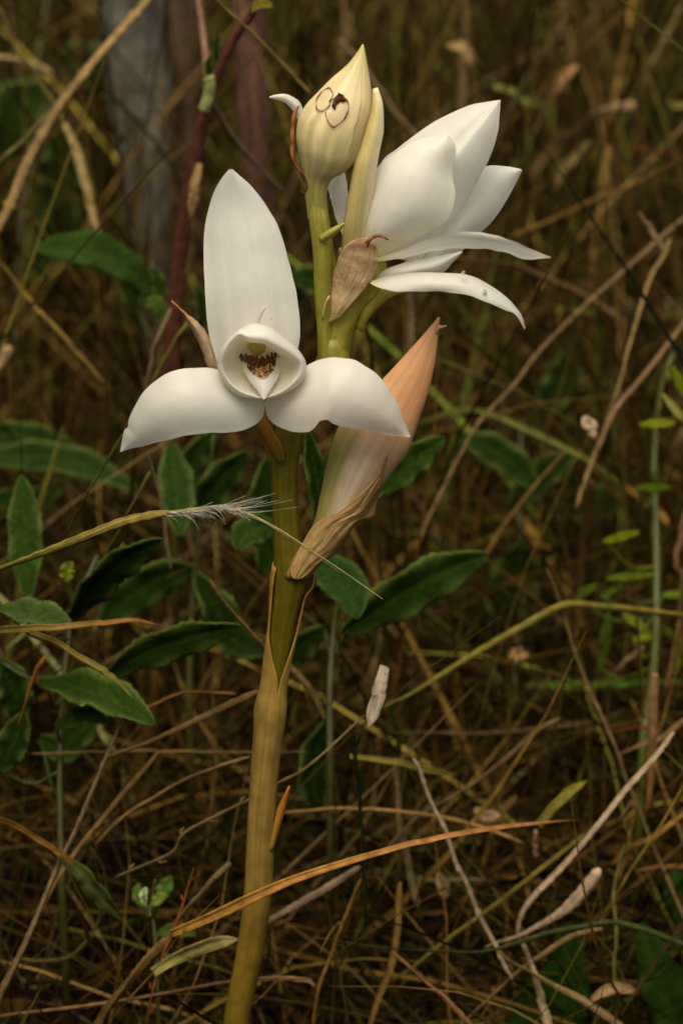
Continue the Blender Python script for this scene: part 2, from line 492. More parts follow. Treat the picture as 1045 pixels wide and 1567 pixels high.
patch('bud_barb', [(668, 505), (670, 498), (676, 499), (683, 498)], [(668, 512), (671, 505), (677, 502), (683, 499)], -.002, .0004, lambda u, v: (.60, .40, .22), M_PAPER, peach, nv=8, nu=5)
pf = surf(peach)
# wrinkled papery bract wrapped round its foot
def paperbract(name, L, Rr, f, ex, colf, parent, nv=34, nu=17, amp=.0004):
    l, r = spline(L, nv), spline(Rr, nv)
    V, U2, V2 = [], [], []
    for j in range(nv):
        for i in range(nu):
            u, v = i / (nu - 1), j / (nv - 1)
            q = l[j] * (1 - u) + r[j] * u
            wv = amp * (math.sin(v * 22 + 5 * u) + .7 * math.sin(u * 19 + v * 7) + .6 * math.sin(u * 33 - v * 17))
            V.append((q, ex + wv)); U2.append(u); V2.append(v)
    W = np.array([f(q[0], q[1], e + .0004) for q, e in V])
    # ease depth jumps where the outline leaves the body
    G = W.reshape(nv, nu, 3); dep = G[:, :, 1].copy()
    for _ in range(6):
        s = dep.copy(); s[1:-1] += dep[:-2] + dep[2:]; s[:, 1:-1] += dep[:, :-2] + dep[:, 2:]
        cnt = np.ones_like(dep); cnt[1:-1] += 2; cnt[:, 1:-1] += 2
        dep = np.minimum(dep, s / cnt)
    W2 = []
    for (q, e), y in zip(V, dep.ravel()): W2.append(P(q[0], q[1], y))
    U2, V2 = np.array(U2), np.array(V2)
    return build(name, W2, gridfaces(nv, nu), M_PAPER, parent, colgrid(colf, U2, V2), np.stack([U2, V2], 1), thick=.0002)
paperbract('papery_bract', [(451, 886), (444, 876), (453, 850), (467, 824), (479, 806), (497, 792), (522, 782), (552, 755), (578, 727), (592, 696)],
           [(453, 887), (466, 882), (490, 862), (514, 846), (534, 816), (548, 799), (570, 790), (576, 768), (585, 735), (594, 696)], pf, .0005,
           lambda u, v: mix(mix((.62, .42, .18), (.64, .42, .20), v), (.46, .19, .07), sstep(.8, 1, v) * .8 + .25 * (math.sin(u * 40 + v * 13) > .8)), peach, nv=44, nu=25, amp=.00022)

# ---- front flower
zc = lambda *p: [(320 + x * .1722, 460 + y * .1722) for x, y in p]
flower = lathe('front_flower', [(424, 708), (412, 690), (396, 662), (388, 640), (386, 622)], [(437, 703), (431, 680), (416, 655), (410, 638), (408, 622)],
               [-.0025, -.005, -.008, -.008], .9, lambda u, v: mix((.26, .19, .03), (.36, .18, .045), sstep(0, .5, v)), M_STEM, orchid, nv=20, nu=16)
flower['label'] = 'open white flower facing forward on an ochre stalk'
def petalcol(base=(.80, .76, .56), tipc=None, edge=True, bl=.16, g=IV):
    def f(u, v):
        c = mix(base, g, sstep(0, bl, v))
        if edge: c = mix(c, (.86, .80, .66), sstep(.90, 1, abs(2 * u - 1)) * .6)
        if tipc: c = mix(c, tipc, sstep(.93, 1, v))
        return c
    return f
patch('top_sepal', [(345, 585), (333, 556), (319, 505), (314, 450), (312, 390), (314, 345), (325, 300), (339, 273), (351, 259)],
      [(440, 575), (455, 540), (459, 497), (452, 440), (441, 397), (430, 357), (410, 319), (385, 285), (356, 259)],
      [-.0085, -.0085, -.0075, -.0055, -.0045, -.0055], [.0012, .0026, .0032, .0030, .0016, .0005], petalcol(), M_PETAL, flower, nv=46, nu=25, warp=.0004, pw=1.2,
      yf=lambda u, v: .0004 * math.exp(-((u - .5) / .06) ** 2) * (1 - v) + .00018 * math.sin(u * 25) * (1 - v))
patch('side_sepal', [(404, 611), (385, 588), (360, 572), (330, 564), (300, 563), (272, 566), (248, 576), (222, 597), (205, 625), (196, 646), (197, 653), (191, 657), (187, 674), (184, 692)],
      [(405, 618), (403, 636), (392, 649), (370, 659), (340, 662), (312, 663), (284, 667), (256, 674), (236, 678), (217, 683), (200, 687), (185, 692)],
      [-.0095, -.0105, -.0120, -.0135, -.0130, -.0105, -.0070], [.0002, .0016, .0026, .0029, .0025, .0016, .0003], petalcol(), M_PETAL, flower, nv=46, nu=25, warp=.0004, pw=1.2, yf=lambda u, v: -.0048 * u * sstep(0, .35, v) * (1 - .7 * v))
patch('side_sepal', [(405, 614), (428, 588), (455, 568), (480, 554), (505, 547), (528, 548), (548, 554), (575, 571), (598, 600), (611, 625), (619, 645), (628, 667)],
      [(405, 620), (410, 638), (422, 651), (445, 660), (470, 661), (481, 655), (489, 645), (501, 643), (511, 649), (540, 656), (585, 664), (627, 669)],
      [-.0095, -.0105, -.0120, -.0135, -.0135, -.0120, -.0090], [.0002, .0016, .0026, .0029, .0025, .0016, .0003], petalcol(), M_PETAL, flower, nv=80, nu=25, warp=.0003, pw=1.2, yf=lambda u, v: -.0048 * u * sstep(0, .35, v) * (1 - .7 * v),
      Rd=[(405, 620), (410, 638), (422, 651), (445, 660), (470, 662), (500, 660), (540, 660), (585, 664), (627, 669)])
patch('flower_bract', [(334, 566), (326, 567), (319, 563), (309, 535), (296, 506), (279, 478), (262, 461)], [(345, 556), (338, 548), (333, 539), (322, 519), (309, 500), (284, 479), (263, 460)],
      [-.0055, -.0060, -.0075, -.008], [.0012, .0018, .0012, .0004], lambda u, v: mix((.66, .50, .34), (.50, .24, .10), sstep(.55, .9, v)), M_PAPER, flower, nv=24, nu=9)
# lip: a deep cup with a rolled rim
OUT = zc((330, 205), (430, 188), (560, 230), (700, 340), (800, 430), (868, 540), (870, 620), (855, 700), (750, 792), (600, 856), (480, 880), (380, 870), (300, 865), (180, 800), (100, 700), (65, 570), (80, 460), (150, 350), (245, 262))
INN = zc((285, 292), (350, 340), (420, 352), (500, 362), (620, 425), (720, 482), (800, 540), (806, 600), (795, 650), (735, 728), (640, 806), (490, 862), (380, 838), (260, 782), (165, 690), (122, 580), (160, 430), (235, 325))
CC = np.array(zc((435, 560))[0])
def radial(poly, n=72):
    q = spline(poly + [poly[0]], 400)[:-1] - CC
    a = np.arctan2(q[:, 1], q[:, 0]); rr = np.linalg.norm(q, axis=1); o = np.argsort(a)
    an = np.linspace(-math.pi, math.pi, n, endpoint=False)
    return an, np.interp(an, a[o], rr[o], period=2 * math.pi)
AN, RO = radial(OUT); _, RI = radial(INN)
RO = np.maximum(RO, RI + 2.2)
up = np.clip(-np.sin(AN), 0, 1)              # 1 at the hood, 0 at the sides
rings = [(RO * .72, -.0085), (RO * .93, -.0112), (RO, -.0148 - .0012 * up), ((RO * .75 + RI * .25), -.0163 - .0020 * up), ((RO * .3 + RI * .7), -.0172 - .0032 * up), (RI, -.0171 - .0034 * up),
         (RI * .975, -.0163 - .003 * up), (RI * .92, -.0150 - .001 * up), (RI * .80, -.0137), (RI * .6, -.0124), (RI * .3, -.0117), (RI * .02, -.0115)]
V, C, U = [], [], []
for k, (rr, yy) in enumerate(rings):
    yy = np.broadcast_to(yy, rr.shape)
    for i in range(len(AN)):
        q = CC + rr[i] * np.array([math.cos(AN[i]), math.sin(AN[i])])
        V.append(P(q[0], q[1], yy[i])); U.append((i / 72, k / 12))
        C.append((.885, .85, .74) if k < 6 else mix((.90, .86, .72), (.85, .77, .50), (k - 6) / 4))
build('lip', V, gridfaces(len(rings), 72, True), M_PETAL, flower, C, U, sub=1)
lip = bpy.data.objects['lip']
patch('lip_tongue', zc((262, 400), (282, 520), (322, 650), (390, 755), (446, 830), (486, 878)), zc((660, 440), (640, 540), (622, 660), (570, 752), (526, 830), (494, 878)),
      [-.0120, -.0126, -.0136, -.0152, -.0168, -.0182], [.0004, .0014, .0018, .0015, .0008, 0], lambda u, v: mix((.82, .76, .55), (.90, .86, .76), sstep(.3, .6, v)), M_PETAL, lip, nv=26, nu=15, thick=.0003)
tongue = bpy.data.objects['lip_tongue']
# column: a yellow knob under the hood
def blob(name, c, r, col, mat, parent, n=14):
    V = []
    for j in range(n):
        t = math.pi * j / (n - 1)
        for i in range(18):
            a = 2 * math.pi * i / 18
            V.append(np.array(c) + np.array([r[0] * math.sin(t) * math.cos(a), r[1] * math.sin(t) * math.sin(a), r[2] * math.cos(t)]) * (1 + .06 * math.cos(2 * a + t)))
    return build(name, V, gridfaces(n, 18, True), mat, parent, [col] * len(V), [(i % 18 / 18, i // 18 / n) for i in range(len(V))])
blob('column', P(*zc((425, 405))[0], -.0140), (.0019, .0016, .0019), (.52, .42, .05), M_BUD, lip)
blob('column', P(*zc((388, 398))[0], -.0134), (.0010, .0012, .0014), (.50, .38, .05), M_BUD, lip)
tf = surf(tongue, .0001)
hb = Bag()
def hair(px, py, ln, r, col, tipc, up=.7, club=1.0):
    b = tf(px, py, -.0001)
    d = np.array([random.uniform(-.35, .35), -1.0, up + random.uniform(-.3, .3)]); d /= np.linalg.norm(d)
    bend = np.array([random.uniform(-.3, .3), 0, .4]) * ln * .3
    C3 = [b, b + d * ln * .5 + bend * .3, b + d * ln + bend]
    V, F, c, uv = tube_geo(C3, [r * .7, r * club, r * .45], 5, [col, col, tipc]); hb.add(V, F, c, uv)
for i in range(15):                                    # the upper row of thick club hairs, as a shallow garland
    t = i / 14
    x = 290 + t * 355; y = 500 + 45 * math.sin(math.pi * min(1, t / .85)) - 50 * sstep(.7, 1, t)
    k = 1 - .55 * abs(2 * t - .85)
    for q in range(3):
        hair(*zc((x + random.uniform(-9, 9), y + q * 18))[0], .0008 + .0011 * max(.2, k), .00023 + .00013 * max(0, k), (.16, .06, .012) if q else (.20, .12, .02), (.10, .025, .01), up=1.1)
for i in range(280):                                   # the shorter bristles below it
    t = random.random(); x = 340 + t * 250
    ymax = 545 + 135 * max(0, math.sin(math.pi * (x - 335) / 260)) ** .5
    y = random.uniform(530, ymax)
    g = random.random()
    col = (.11, .03, .01) if g < .78 else (.42, .22, .03)
    hair(*zc((x, y))[0], random.uniform(.0004, .0009), random.uniform(.00010, .00021), col, (.07, .02, .01) if g < .78 else (.55, .36, .08), up=.6)
tag(hb.build('lip_fringe', M_HAIR, lip), kind='stuff')
# gold stain under the fringe
stain = zc((345, 545), (385, 620), (430, 680), (500, 690), (550, 630), (575, 535), (470, 520))
flatpatch('lip_stain', stain, (.40, .20, .04), lambda x, y, e=0: tf(x, y, .00012 + e), lip, M_BUD)
patch('lip_spur', zc((395, 235), (420, 175), (450, 110), (480, 60), (510, 55)), zc((450, 225), (455, 180), (475, 125), (500, 80), (515, 62)), [-.0150, -.0162, -.0168], .0008, lambda u, v: (.88, .83, .70), M_PETAL, lip, nv=12, nu=7)

# ---- back flower
bf = lathe('back_flower', [(487, 552), (490, 512), (497, 478), (503, 455), (511, 425), (516, 404), (520, 380)], [(532, 552), (541, 512), (556, 483), (572, 462), (590, 446), (592, 420), (585, 385)],
           [.002, .003, .003, .002], .8, lambda u, v: mix((.20, .19, .028), (.32, .30, .09), v), M_STEM, orchid, nv=30, nu=24, seam=lambda t, v: 1 + .05 * math.cos(6 * t))
bf['label'] = 'white flower seen from the side with its petals pointing right'
# green floor under the lower petals
lathe('ovary', [(545, 500), (552, 470), (572, 438), (600, 424), (640, 414)], [(552, 508), (572, 478), (598, 456), (625, 446), (645, 432)], [.002, .001, .001, .001], .7,
      lambda u, v: mix((.24, .23, .035), (.50, .46, .2), v), M_STEM, bf, nv=20, nu=18)
EDGE = (.88, .80, .60)
patch('petal', [(570, 424), (620, 400), (655, 352), (688, 306), (715, 272), (741, 255), (772, 254), (797, 259)], [(600, 440), (650, 424), (677, 418), (700, 392), (728, 362), (752, 340), (774, 308), (799, 261)],
      [.006, .008, .011, .013, .014, .013], [.001, .003, .0042, .004, .0024, .0004], petalcol(base=(.80, .78, .60), bl=.1), M_PETAL, bf, nv=40, nu=21, warp=.0003)
patch('petal', [(560, 390), (565, 330), (581, 253), (607, 228), (634, 207), (655, 192), (677, 179), (715, 162), (744, 156), (763, 153)],
      [(640, 400), (662, 375), (686, 345), (704, 322), (718, 302), (734, 270), (746, 248), (754, 228), (762, 198), (766, 153)],
      [.003, .005, .0065, .007, .008, .009], [.001, .0045, .005, .0045, .003, .0005], petalcol(base=(.82, .78, .58), bl=.1), M_PETAL, bf, nv=46, nu=27, warp=.0003,
      yf=lambda u, v: -.0020 * sstep(.50, .60, u) * sstep(.35, .6, v) * (1 - .5 * v))
patch('petal', [(540, 400), (545, 350), (560, 290), (579, 254), (604, 235), (629, 219), (650, 211), (668, 207), (680, 206)],
      [(592, 396), (630, 370), (662, 352), (684, 337), (693, 315), (696, 295), (692, 262), (698, 227), (688, 208)],
      [0, -.002, -.0025, -.001, 0], [.002, .004, .0045, .0036, .0012], petalcol(base=(.76, .72, .42), bl=.30), M_PETAL, bf, nv=44, nu=25, warp=.0004,
      pw=1.2)
patch('sepal', [(516, 430), (523, 385), (526, 350), (530, 318), (536, 285), (543, 250), (553, 220), (564, 185), (570, 160), (571, 136)],
      [(560, 430), (560, 385), (566, 335), (571, 302), (574, 275), (577, 248), (582, 222), (586, 196), (585, 158), (577, 134)],
      [.001, -.002, -.0035, -.0045, -.004, -.003], [.001, .0022, .0026, .0020, .0004], lambda u, v: mix(mix((.40, .36, .12), (.55, .46, .2), sstep(0, .5, v)), (.80, .72, .52), sstep(.45, .95, u) * .9 + sstep(.88, 1, v) * .5), M_BUD, bf, nv=36, nu=13)
patch('petal', [(512, 330), (506, 305), (500, 284), (499, 278), (512, 268)], [(526, 366), (530, 335), (533, 300), (531, 282), (527, 263)], [.004, .006, .007], [.0006, .0015, .0010], petalcol(edge=False), M_PETAL, bf, nv=18, nu=9)
patch('petal', [(500, 262), (478, 202), (464, 166), (455, 152), (437, 144), (420, 145), (412, 148)], [(500, 272), (470, 215), (454, 180), (448, 169), (440, 160), (426, 153), (413, 150)], [.008, .009, .009, .008, .006], [.0006, .0012, .0012, .0003], petalcol(edge=False), M_PETAL, bf, nv=26, nu=9)
patch('petal', [(566, 432), (590, 412), (620, 402), (650, 395), (690, 388), (706, 384)], [(566, 436), (600, 434), (640, 426), (672, 418), (694, 400), (708, 386)], [.0, .001, .003, .005], [.001, .003, .003, .001], petalcol(base=(.76, .74, .5), bl=.2), M_PETAL, bf, nv=24, nu=13)
def sepalcol(u, v):
    c = petalcol(base=(.70, .68, .36), bl=.18, tipc=(.72, .62, .30))(u, v)
    return mix(c, (.50, .24, .10), (sstep(.78, .82, v) - sstep(.9, .94, v)) * (1 - sstep(.0, .12, u)) * .9)
patch('sepal', [(572, 398), (596, 388), (619, 380), (645, 370), (667, 363), (692, 358), (716, 355), (753, 358), (785, 369), (820, 384), (842, 393)],
      [(572, 401), (598, 398), (622, 394), (646, 388), (668, 384), (692, 381), (716, 380), (750, 382), (778, 388), (802, 397), (842, 395)],
      [-.004, -.006, -.008, -.009, -.009, -.008], [.0002, .0005, .0007, .0008, .0007, .0002], sepalcol, M_PETAL, bf, nv=44, nu=11, warp=.0004, thick=.00025, yf=lambda u, v: .0035 * (u - .5) + .0002 * math.exp(-((u - .55) / .15) ** 2))
patch('sepal', [(567, 430), (580, 426), (600, 421), (635, 417), (670, 417), (710, 420), (735, 428), (760, 443), (782, 462), (798, 483), (804, 502)],
      [(567, 434), (582, 441), (606, 446), (635, 446), (668, 446), (702, 449), (728, 456), (752, 466), (772, 474), (788, 481), (802, 504)],
      [-.004, -.006, -.0075, -.008, -.0075, -.006], [.0003, .0008, .0011, .0011, .0009, .0002], petalcol(base=(.78, .74, .46), bl=.12, tipc=(.70, .56, .24)), M_PETAL, bf, nv=44, nu=13, warp=.0004, thick=.00025, yf=lambda u, v: -.0030 * (u - .5))
bff0 = surf(bf)
def bff(px, py, ex=.0004):
    p = bff0(px, py, ex)
    k = max(0.0, min(1.0, (448 - py) / 76))
    return P(px, py, min(p[1], p[1] * (1 - k) - .0056 * k))
paperbract('papery_bract', [(492, 500), (496, 470), (504, 448), (511, 420), (517, 398), (526, 380), (540, 368), (556, 364)],
           [(520, 486), (541, 462), (560, 440), (573, 418), (578, 398), (577, 382), (574, 372), (572, 364)], bff, .0010,
           lambda u, v: mix(mix((.30, .28, .08), (.74, .54, .34), sstep(.02, .22, v)), (.60, .28, .12), sstep(.6, 1, v) * .7 * (.5 + .5 * math.sin(u * 45))), bf, amp=.0002)
ribbon_px('bract_tip', [(560, 378), (564, 368), (573, 362), (583, 361), (594, 367)], [8, 6, 4, 3, 1], [-.0070, -.0078, -.0084, -.0088], lambda i, v: mix((.50, .24, .08), (.42, .10, .04), v), M_PAPER, bf, n=16)
# two dew drops on the lowest sepal
M_DEW = bpy.data.materials.new('dew'); M_DEW.use_nodes = True
pbd = M_DEW.node_tree.nodes['Principled BSDF']
pbd.inputs['Transmission Weight'].default_value = 1; pbd.inputs['Roughness'].default_value = 0; pbd.inputs['IOR'].default_value = 1.33
for (x, y, r), lab in zip(((709, 418, .00050), (741, 447, .00050)), ('dew drop on the upper edge of the lowest side sepal', 'dew drop lower down on the face of the lowest side sepal')):
    d = blob('dew_drop', P(x, y, -.0094), (r, r, r), (1, 1, 1), M_DEW, None, n=10)
    tag(d, lab, 'dew drop', 'dew drops on the lowest sepal')


# ------------------------------------------------------------------ leafy plants
LG, LG2, LGL = (.0125, .027, .0025), (.024, .046, .006), (.045, .070, .013)
def leaf(name, pts, w, Y, parent, col=LG, rim=(.16, .18, .07), roll=.3, fold=.25, nv=34, nu=11, prof=None, saw=.08, petiole=None):
    """spine from base to tip in photo pixels, w = width there, Y = depth at base and tip"""
    w *= .9
    q = spline(pts, nv); v = np.linspace(0, 1, nv)
    y = curve1(Y if hasattr(Y, '__len__') else [Y, Y], v)
    C = np.array([P(q[j, 0], q[j, 1], min(y[j], ground_y(q[j, 0], q[j, 1]) - .01)) for j in range(nv)])
    T = np.gradient(C, axis=0); T /= np.linalg.norm(T, axis=1)[:, None] + 1e-12
    V, cols, uv = [], [], []
    ph = random.random() * 9; tw = random.uniform(-.5, .5); vf = random.uniform(48, 72); saw = saw * random.uniform(.5, 1.4); br = random.uniform(.8, 1.45)
    col = tuple(np.array(col) * br); lb = random.uniform(.3, .9)
    for j in range(nv):
        view = CAM - C[j]; view /= np.linalg.norm(view)
        S = np.cross(T[j], view); S /= np.linalg.norm(S) + 1e-9
        N = np.cross(S, T[j])
        if np.dot(N, view) < 0: N = -N
        ro = roll + tw * (v[j] - .5)
        S2 = S * math.cos(ro) + N * math.sin(ro); N2 = np.cross(S2, T[j])
        if np.dot(N2, view) < 0: N2 = -N2
        pr = (min(1, (v[j] / .38 + .12) ** .7) * min(1, ((1 - v[j]) / .34) ** .62) * .96 if prof is None else prof(v[j]))
        h = w / 2 * pxm(C[j]) * max(pr, .03) / max(.5, math.cos(roll))
        for i in range(nu):
            u = 2 * i / (nu - 1) - 1
            edge = abs(u) ** 5
            vein = math.sin(v[j] * vf - abs(u) * 7 + ph + .4 * math.sin(v[j] * 23))
            hh = h * (1 + saw * edge * math.sin(v[j] * 95 + ph))
            lift = fold * abs(u) * h + .20 * h * u * u * math.sin(v[j] * 19 + ph + 2.2 * (u > 0)) + .035 * h * vein * (1 - abs(u)) * (abs(u) > .08) - .10 * h * edge
            V.append(C[j] + S2 * u * hh + N2 * (lift + .06 * h * math.sin(v[j] * 5 + ph + u)))
            c = mix(col, LGL, lb * math.exp(-(u / .07) ** 2))
            c = mix(c, mix(col, LGL, .5), .35 * max(0, vein) ** 6 * (1 - edge))
            c = mix(c, rim, edge * .9)
            cols.append(c); uv.append(((u + 1) / 2, v[j]))
    o = build(name, V, gridfaces(nv, nu), M_LEAF, parent, cols, uv, thick=.0003)
    if petiole is not None:
        a = np.asarray(petiole, float); b = C[1]
        mid = (a + b) / 2 + np.array([0, 0, -.004])
        Cp = spline([a, mid, b], 8)
        pv, pf_, pc, pu = tube_geo(Cp, np.full(8, max(.0004, w * pxm(b) * .035)), 5, [mix(col, LGL, .6)] * 8)
        build('leaf_stalk', pv, pf_, M_STEM, o, pc, pu)
    return o

def near_on(curve, p):
    i = int(np.argmin(np.linalg.norm(curve - p, axis=1) + .8 * np.maximum(0, curve[:, 2] - p[2])))
    return curve[i]

def leafy_plant(label, stem_px, stem_w, Y, leaves, group='leafy plants in the grass', scol=(.05, .05, .013), cat='plant', name='leafy_plant'):
    q = spline(stem_px, 24); y = curve1(Y, np.linspace(0, 1, 24))
    C = np.array([P(a[0], a[1], min(yy, ground_y(a[0], a[1]) - .012)) for a, yy in zip(q, y)])
    root = np.array([C[0][0], C[0][1], 0.0])
    C = np.vstack([root, C])
    e = tag(empty(name, root), label, cat, group)
    rr = np.array([stem_w / 2 * pxm(c) for c in C]) * np.linspace(1.15, .6, len(C))
    V, F, c, uv = tube_geo(C, rr, 8, [scol] * len(C))
    build('stem', V, F, M_STEM, e, c, uv)
    for L in leaves:
        pts, w, yy = L[0], L[1], L[2]
        kw = L[3] if len(L) > 3 else {}
        b = P(pts[0][0], pts[0][1], yy[0] if hasattr(yy, '__len__') else yy)
        leaf('leaf', pts, w, yy, e, petiole=near_on(C, b), **kw)
    return e

leafy_plant('serrated dark green plant left of the orchid stem with long toothed leaves', [(95, 1360), (92, 1180), (98, 1040), (115, 930), (150, 850)], 11, [.045, .06, .075, .09], [
    ([(44, 915), (41, 860), (38, 790), (34, 726)], 60, [.09, .10], dict(col=LG2, roll=.1)),
    ([(108, 950), (140, 905), (185, 860), (250, 824)], 56, [.075, .055], dict(roll=-.45, fold=.35)),
    ([(165, 1036), (215, 1003), (290, 975), (372, 958)], 60, [.07, .05], dict(roll=-.35, fold=.3)),
    ([(64, 1046), (115, 1052), (175, 1072), (238, 1109)], 62, [.06, .035], dict(roll=.5, fold=.45, col=LG2)),
    ([(0, 930), (45, 936), (80, 945), (112, 962)], 46, [.05, .04], dict(col=(.045, .06, .022), roll=.5)),
    ([(85, 1112), (115, 1098), (140, 1094), (168, 1108)], 34, [.06, .05], dict(col=LG2)),
    ([(60, 1130), (95, 1145), (120, 1120), (160, 1080)], 60, [.09, .09], dict()),
    ([(110, 860), (103, 872), (104, 890)], 26, .07, dict(col=(.20, .22, .03))),
    ([(0, 1010), (20, 1050), (30, 1110)], 60, [.08, .08], dict()),
    ([(0, 1180), (25, 1130), (40, 1090)], 55, [.06, .06], dict()),
])
leafy_plant('dark leafy plant between the left petal and the feathery grass stalk', [(290, 1080), (292, 960), (300, 860), (310, 780)], 10, [.13, .14, .15], [
    ([(262, 680), (268, 730), (272, 775), (276, 822)], 62, [.14, .12], dict(col=LG2, rim=(.15, .18, .08), roll=.15)),
    ([(292, 800), (318, 760), (345, 725), (380, 690)], 60, [.15, .15], dict(roll=-.3)),
    ([(420, 806), (400, 808), (378, 818), (362, 842)], 56, [.09, .08], dict(col=LG2, roll=-.2, rim=(.10, .14, .05))),
    ([(300, 870), (250, 880), (190, 920), (150, 960)], 70, [.15, .15], dict()),
    ([(300, 880), (330, 930), (360, 980), (410, 1000)], 64, [.12, .12], dict()),
    ([(330, 660), (300, 690), (290, 730), (288, 790)], 46, [.16, .16], dict(col=LG2)),
    ([(410, 700), (402, 760), (410, 830), (400, 880)], 60, [.13, .13], dict()),
])
leafy_plant('dark leafy plant behind the foot of the peach bud with a long leaf reaching right', [(505, 1150), (505, 1040), (512, 950), (520, 880), (500, 790)], 10, [.08, .10, .11, .1], [
    ([(478, 855), (505, 872), (535, 905), (547, 948)], 74, [.08, .06], dict(col=(.022, .05, .011), roll=.1, rim=(.10, .14, .05))),
    ([(525, 968), (590, 925), (665, 880), (748, 848)], 78, [.10, .10], dict(roll=-.35, fold=.35)),
    ([(585, 755), (620, 715), (650, 690), (680, 668)], 54, [.10, .10], dict(col=LG2, roll=-.2)),
    ([(470, 660), (482, 720), (488, 765), (486, 810)], 36, [.06, .06], dict()),
    ([(500, 960), (470, 980), (440, 1010), (420, 1050)], 50, [.12, .12], dict()),
    ([(505, 1100), (485, 1150), (480, 1200), (488, 1250)], 58, [.09, .09], dict()),
])
leafy_plant('blurred dark leafy plant in the deep shade right of the peach bud', [(790, 1010), (800, 900), (795, 800), (790, 740), (800, 640)], 10, [.2, .24, .26, .28], [
    ([(700, 668), (745, 685), (785, 710), (825, 748)], 56, [.22, .22], dict()),
    ([(780, 780), (810, 745), (845, 715), (885, 690)], 54, [.24, .24], dict()),
    ([(800, 830), (790, 870), (780, 920), (785, 975)], 90, [.24, .24], dict()),
    ([(820, 640), (850, 600), (865, 570), (870, 530)], 60, [.30, .30], dict()),
    ([(700, 900), (720, 940), (735, 980), (740, 1010)], 80, [.26, .26], dict()),
    ([(850, 760), (885, 775), (920, 770), (960, 740)], 60, [.30, .30], dict()),
])
leafy_plant('pale green leafy plant beside the red stem in the upper left', [(262, 640), (258, 560), (250, 480), (240, 440), (232, 400)], 9, [.18, .2, .21], [
    ([(236, 452), (195, 410), (140, 384), (52, 381)], 62, [.20, .18], dict(col=(.032, .062, .012), rim=(.045, .075, .018), roll=-.5, fold=.3, saw=0)),
    ([(232, 410), (242, 430), (246, 455), (244, 475)], 26, .2, dict(col=LG2)),
    ([(222, 470), (235, 462), (245, 470), (252, 490)], 24, .19, dict(col=LGL)),
    ([(300, 440), (306, 450), (310, 480), (306, 505)], 24, .2, dict()),
    ([(212, 478), (200, 440), (204, 410), (216, 390)], 40, .23, dict()),
    ([(445, 424), (465, 425), (480, 432), (505, 440)], 46, .22, dict()),
])
leafy_plant('long blurred dark leaves lying level at the left edge below the tan straw', [(-40, 900), (-45, 800), (-40, 720)], 10, [.18, .2, .22], [
    ([(-40, 705), (40, 698), (120, 708), (212, 748)], 54, [.22, .2], dict(saw=0, col=(.018, .04, .008), roll=.3)),
    ([(-40, 668), (10, 665), (60, 672), (120, 690)], 50, [.24, .24], dict(saw=0)),
    ([(-30, 760), (30, 765), (70, 760), (110, 730)], 40, [.24, .24], dict(saw=0)),
])
leafy_plant('large blurred dark leaves behind the tan straw in the top left corner', [(20, 520), (30, 400), (40, 300), (60, 200)], 12, [.4, .45, .48], [
    ([(20, 270), (15, 220), (30, 170), (70, 130)], 110, [.42, .42], dict(saw=0)),
    ([(60, 330), (90, 290), (100, 240), (90, 190)], 80, [.46, .46], dict(saw=0)),
    ([(20, 420), (60, 400), (90, 360), (110, 300)], 80, [.44, .44], dict(saw=0)),
    ([(90, 100), (120, 90), (150, 110), (170, 150)], 70, [.5, .5], dict(saw=0)),
    ([(40, 360), (70, 370), (110, 350), (150, 300)], 60, [.45, .45], dict(saw=0)),
])
leafy_plant('broad green leaves rising at the bottom right edge of the photo', [(900, 1640), (905, 1600), (910, 1560)], 10, [.03, .04, .05], [
    ([(865, 1640), (862, 1560), (868, 1480), (872, 1410)], 86, [.05, .06], dict(col=(.020, .045, .006), rim=(.024, .05, .008), saw=.0)),
    ([(1050, 1640), (1030, 1560), (1005, 1480), (980, 1412)], 78, [.045, .06], dict(col=(.020, .045, .006), rim=(.024, .05, .008), saw=.0)),
    ([(800, 1640), (806, 1580), (815, 1530), (822, 1490)], 70, [.05, .055], dict(col=(.020, .045, .006), rim=(.024, .05, .008), saw=.0)),
    ([(1060, 1420), (1045, 1380), (1035, 1350), (1030, 1330)], 60, [.09, .1], dict(col=(.020, .045, .006), rim=(.024, .05, .008), saw=.0)),
])
leafy_plant('small seedling with round green leaves and a white floret low on the left', [(240, 1470), (236, 1420), (232, 1385), (238, 1345)], 6, [.03, .04, .045], [
    ([(240, 1380), (250, 1364), (258, 1350), (262, 1340)], 26, .04, dict(col=(.10, .17, .04), saw=0)),
    ([(226, 1388), (214, 1376), (211, 1364), (214, 1352)], 20, .04, dict(col=(.14, .2, .05), saw=0)),
    ([(232, 1385), (240, 1378), (248, 1372), (254, 1376)], 20, .038, dict(col=(.24, .26, .07), saw=0)),
    ([(222, 1384), (220, 1374), (221, 1366), (225, 1358)], 15, .036, dict(col=(.62, .64, .50), saw=0, rim=(.6, .6, .5))),
    ([(240, 1430), (262, 1424), (285, 1425), (300, 1432)], 24, .04, dict(col=(.07, .10, .02), saw=0)),
])
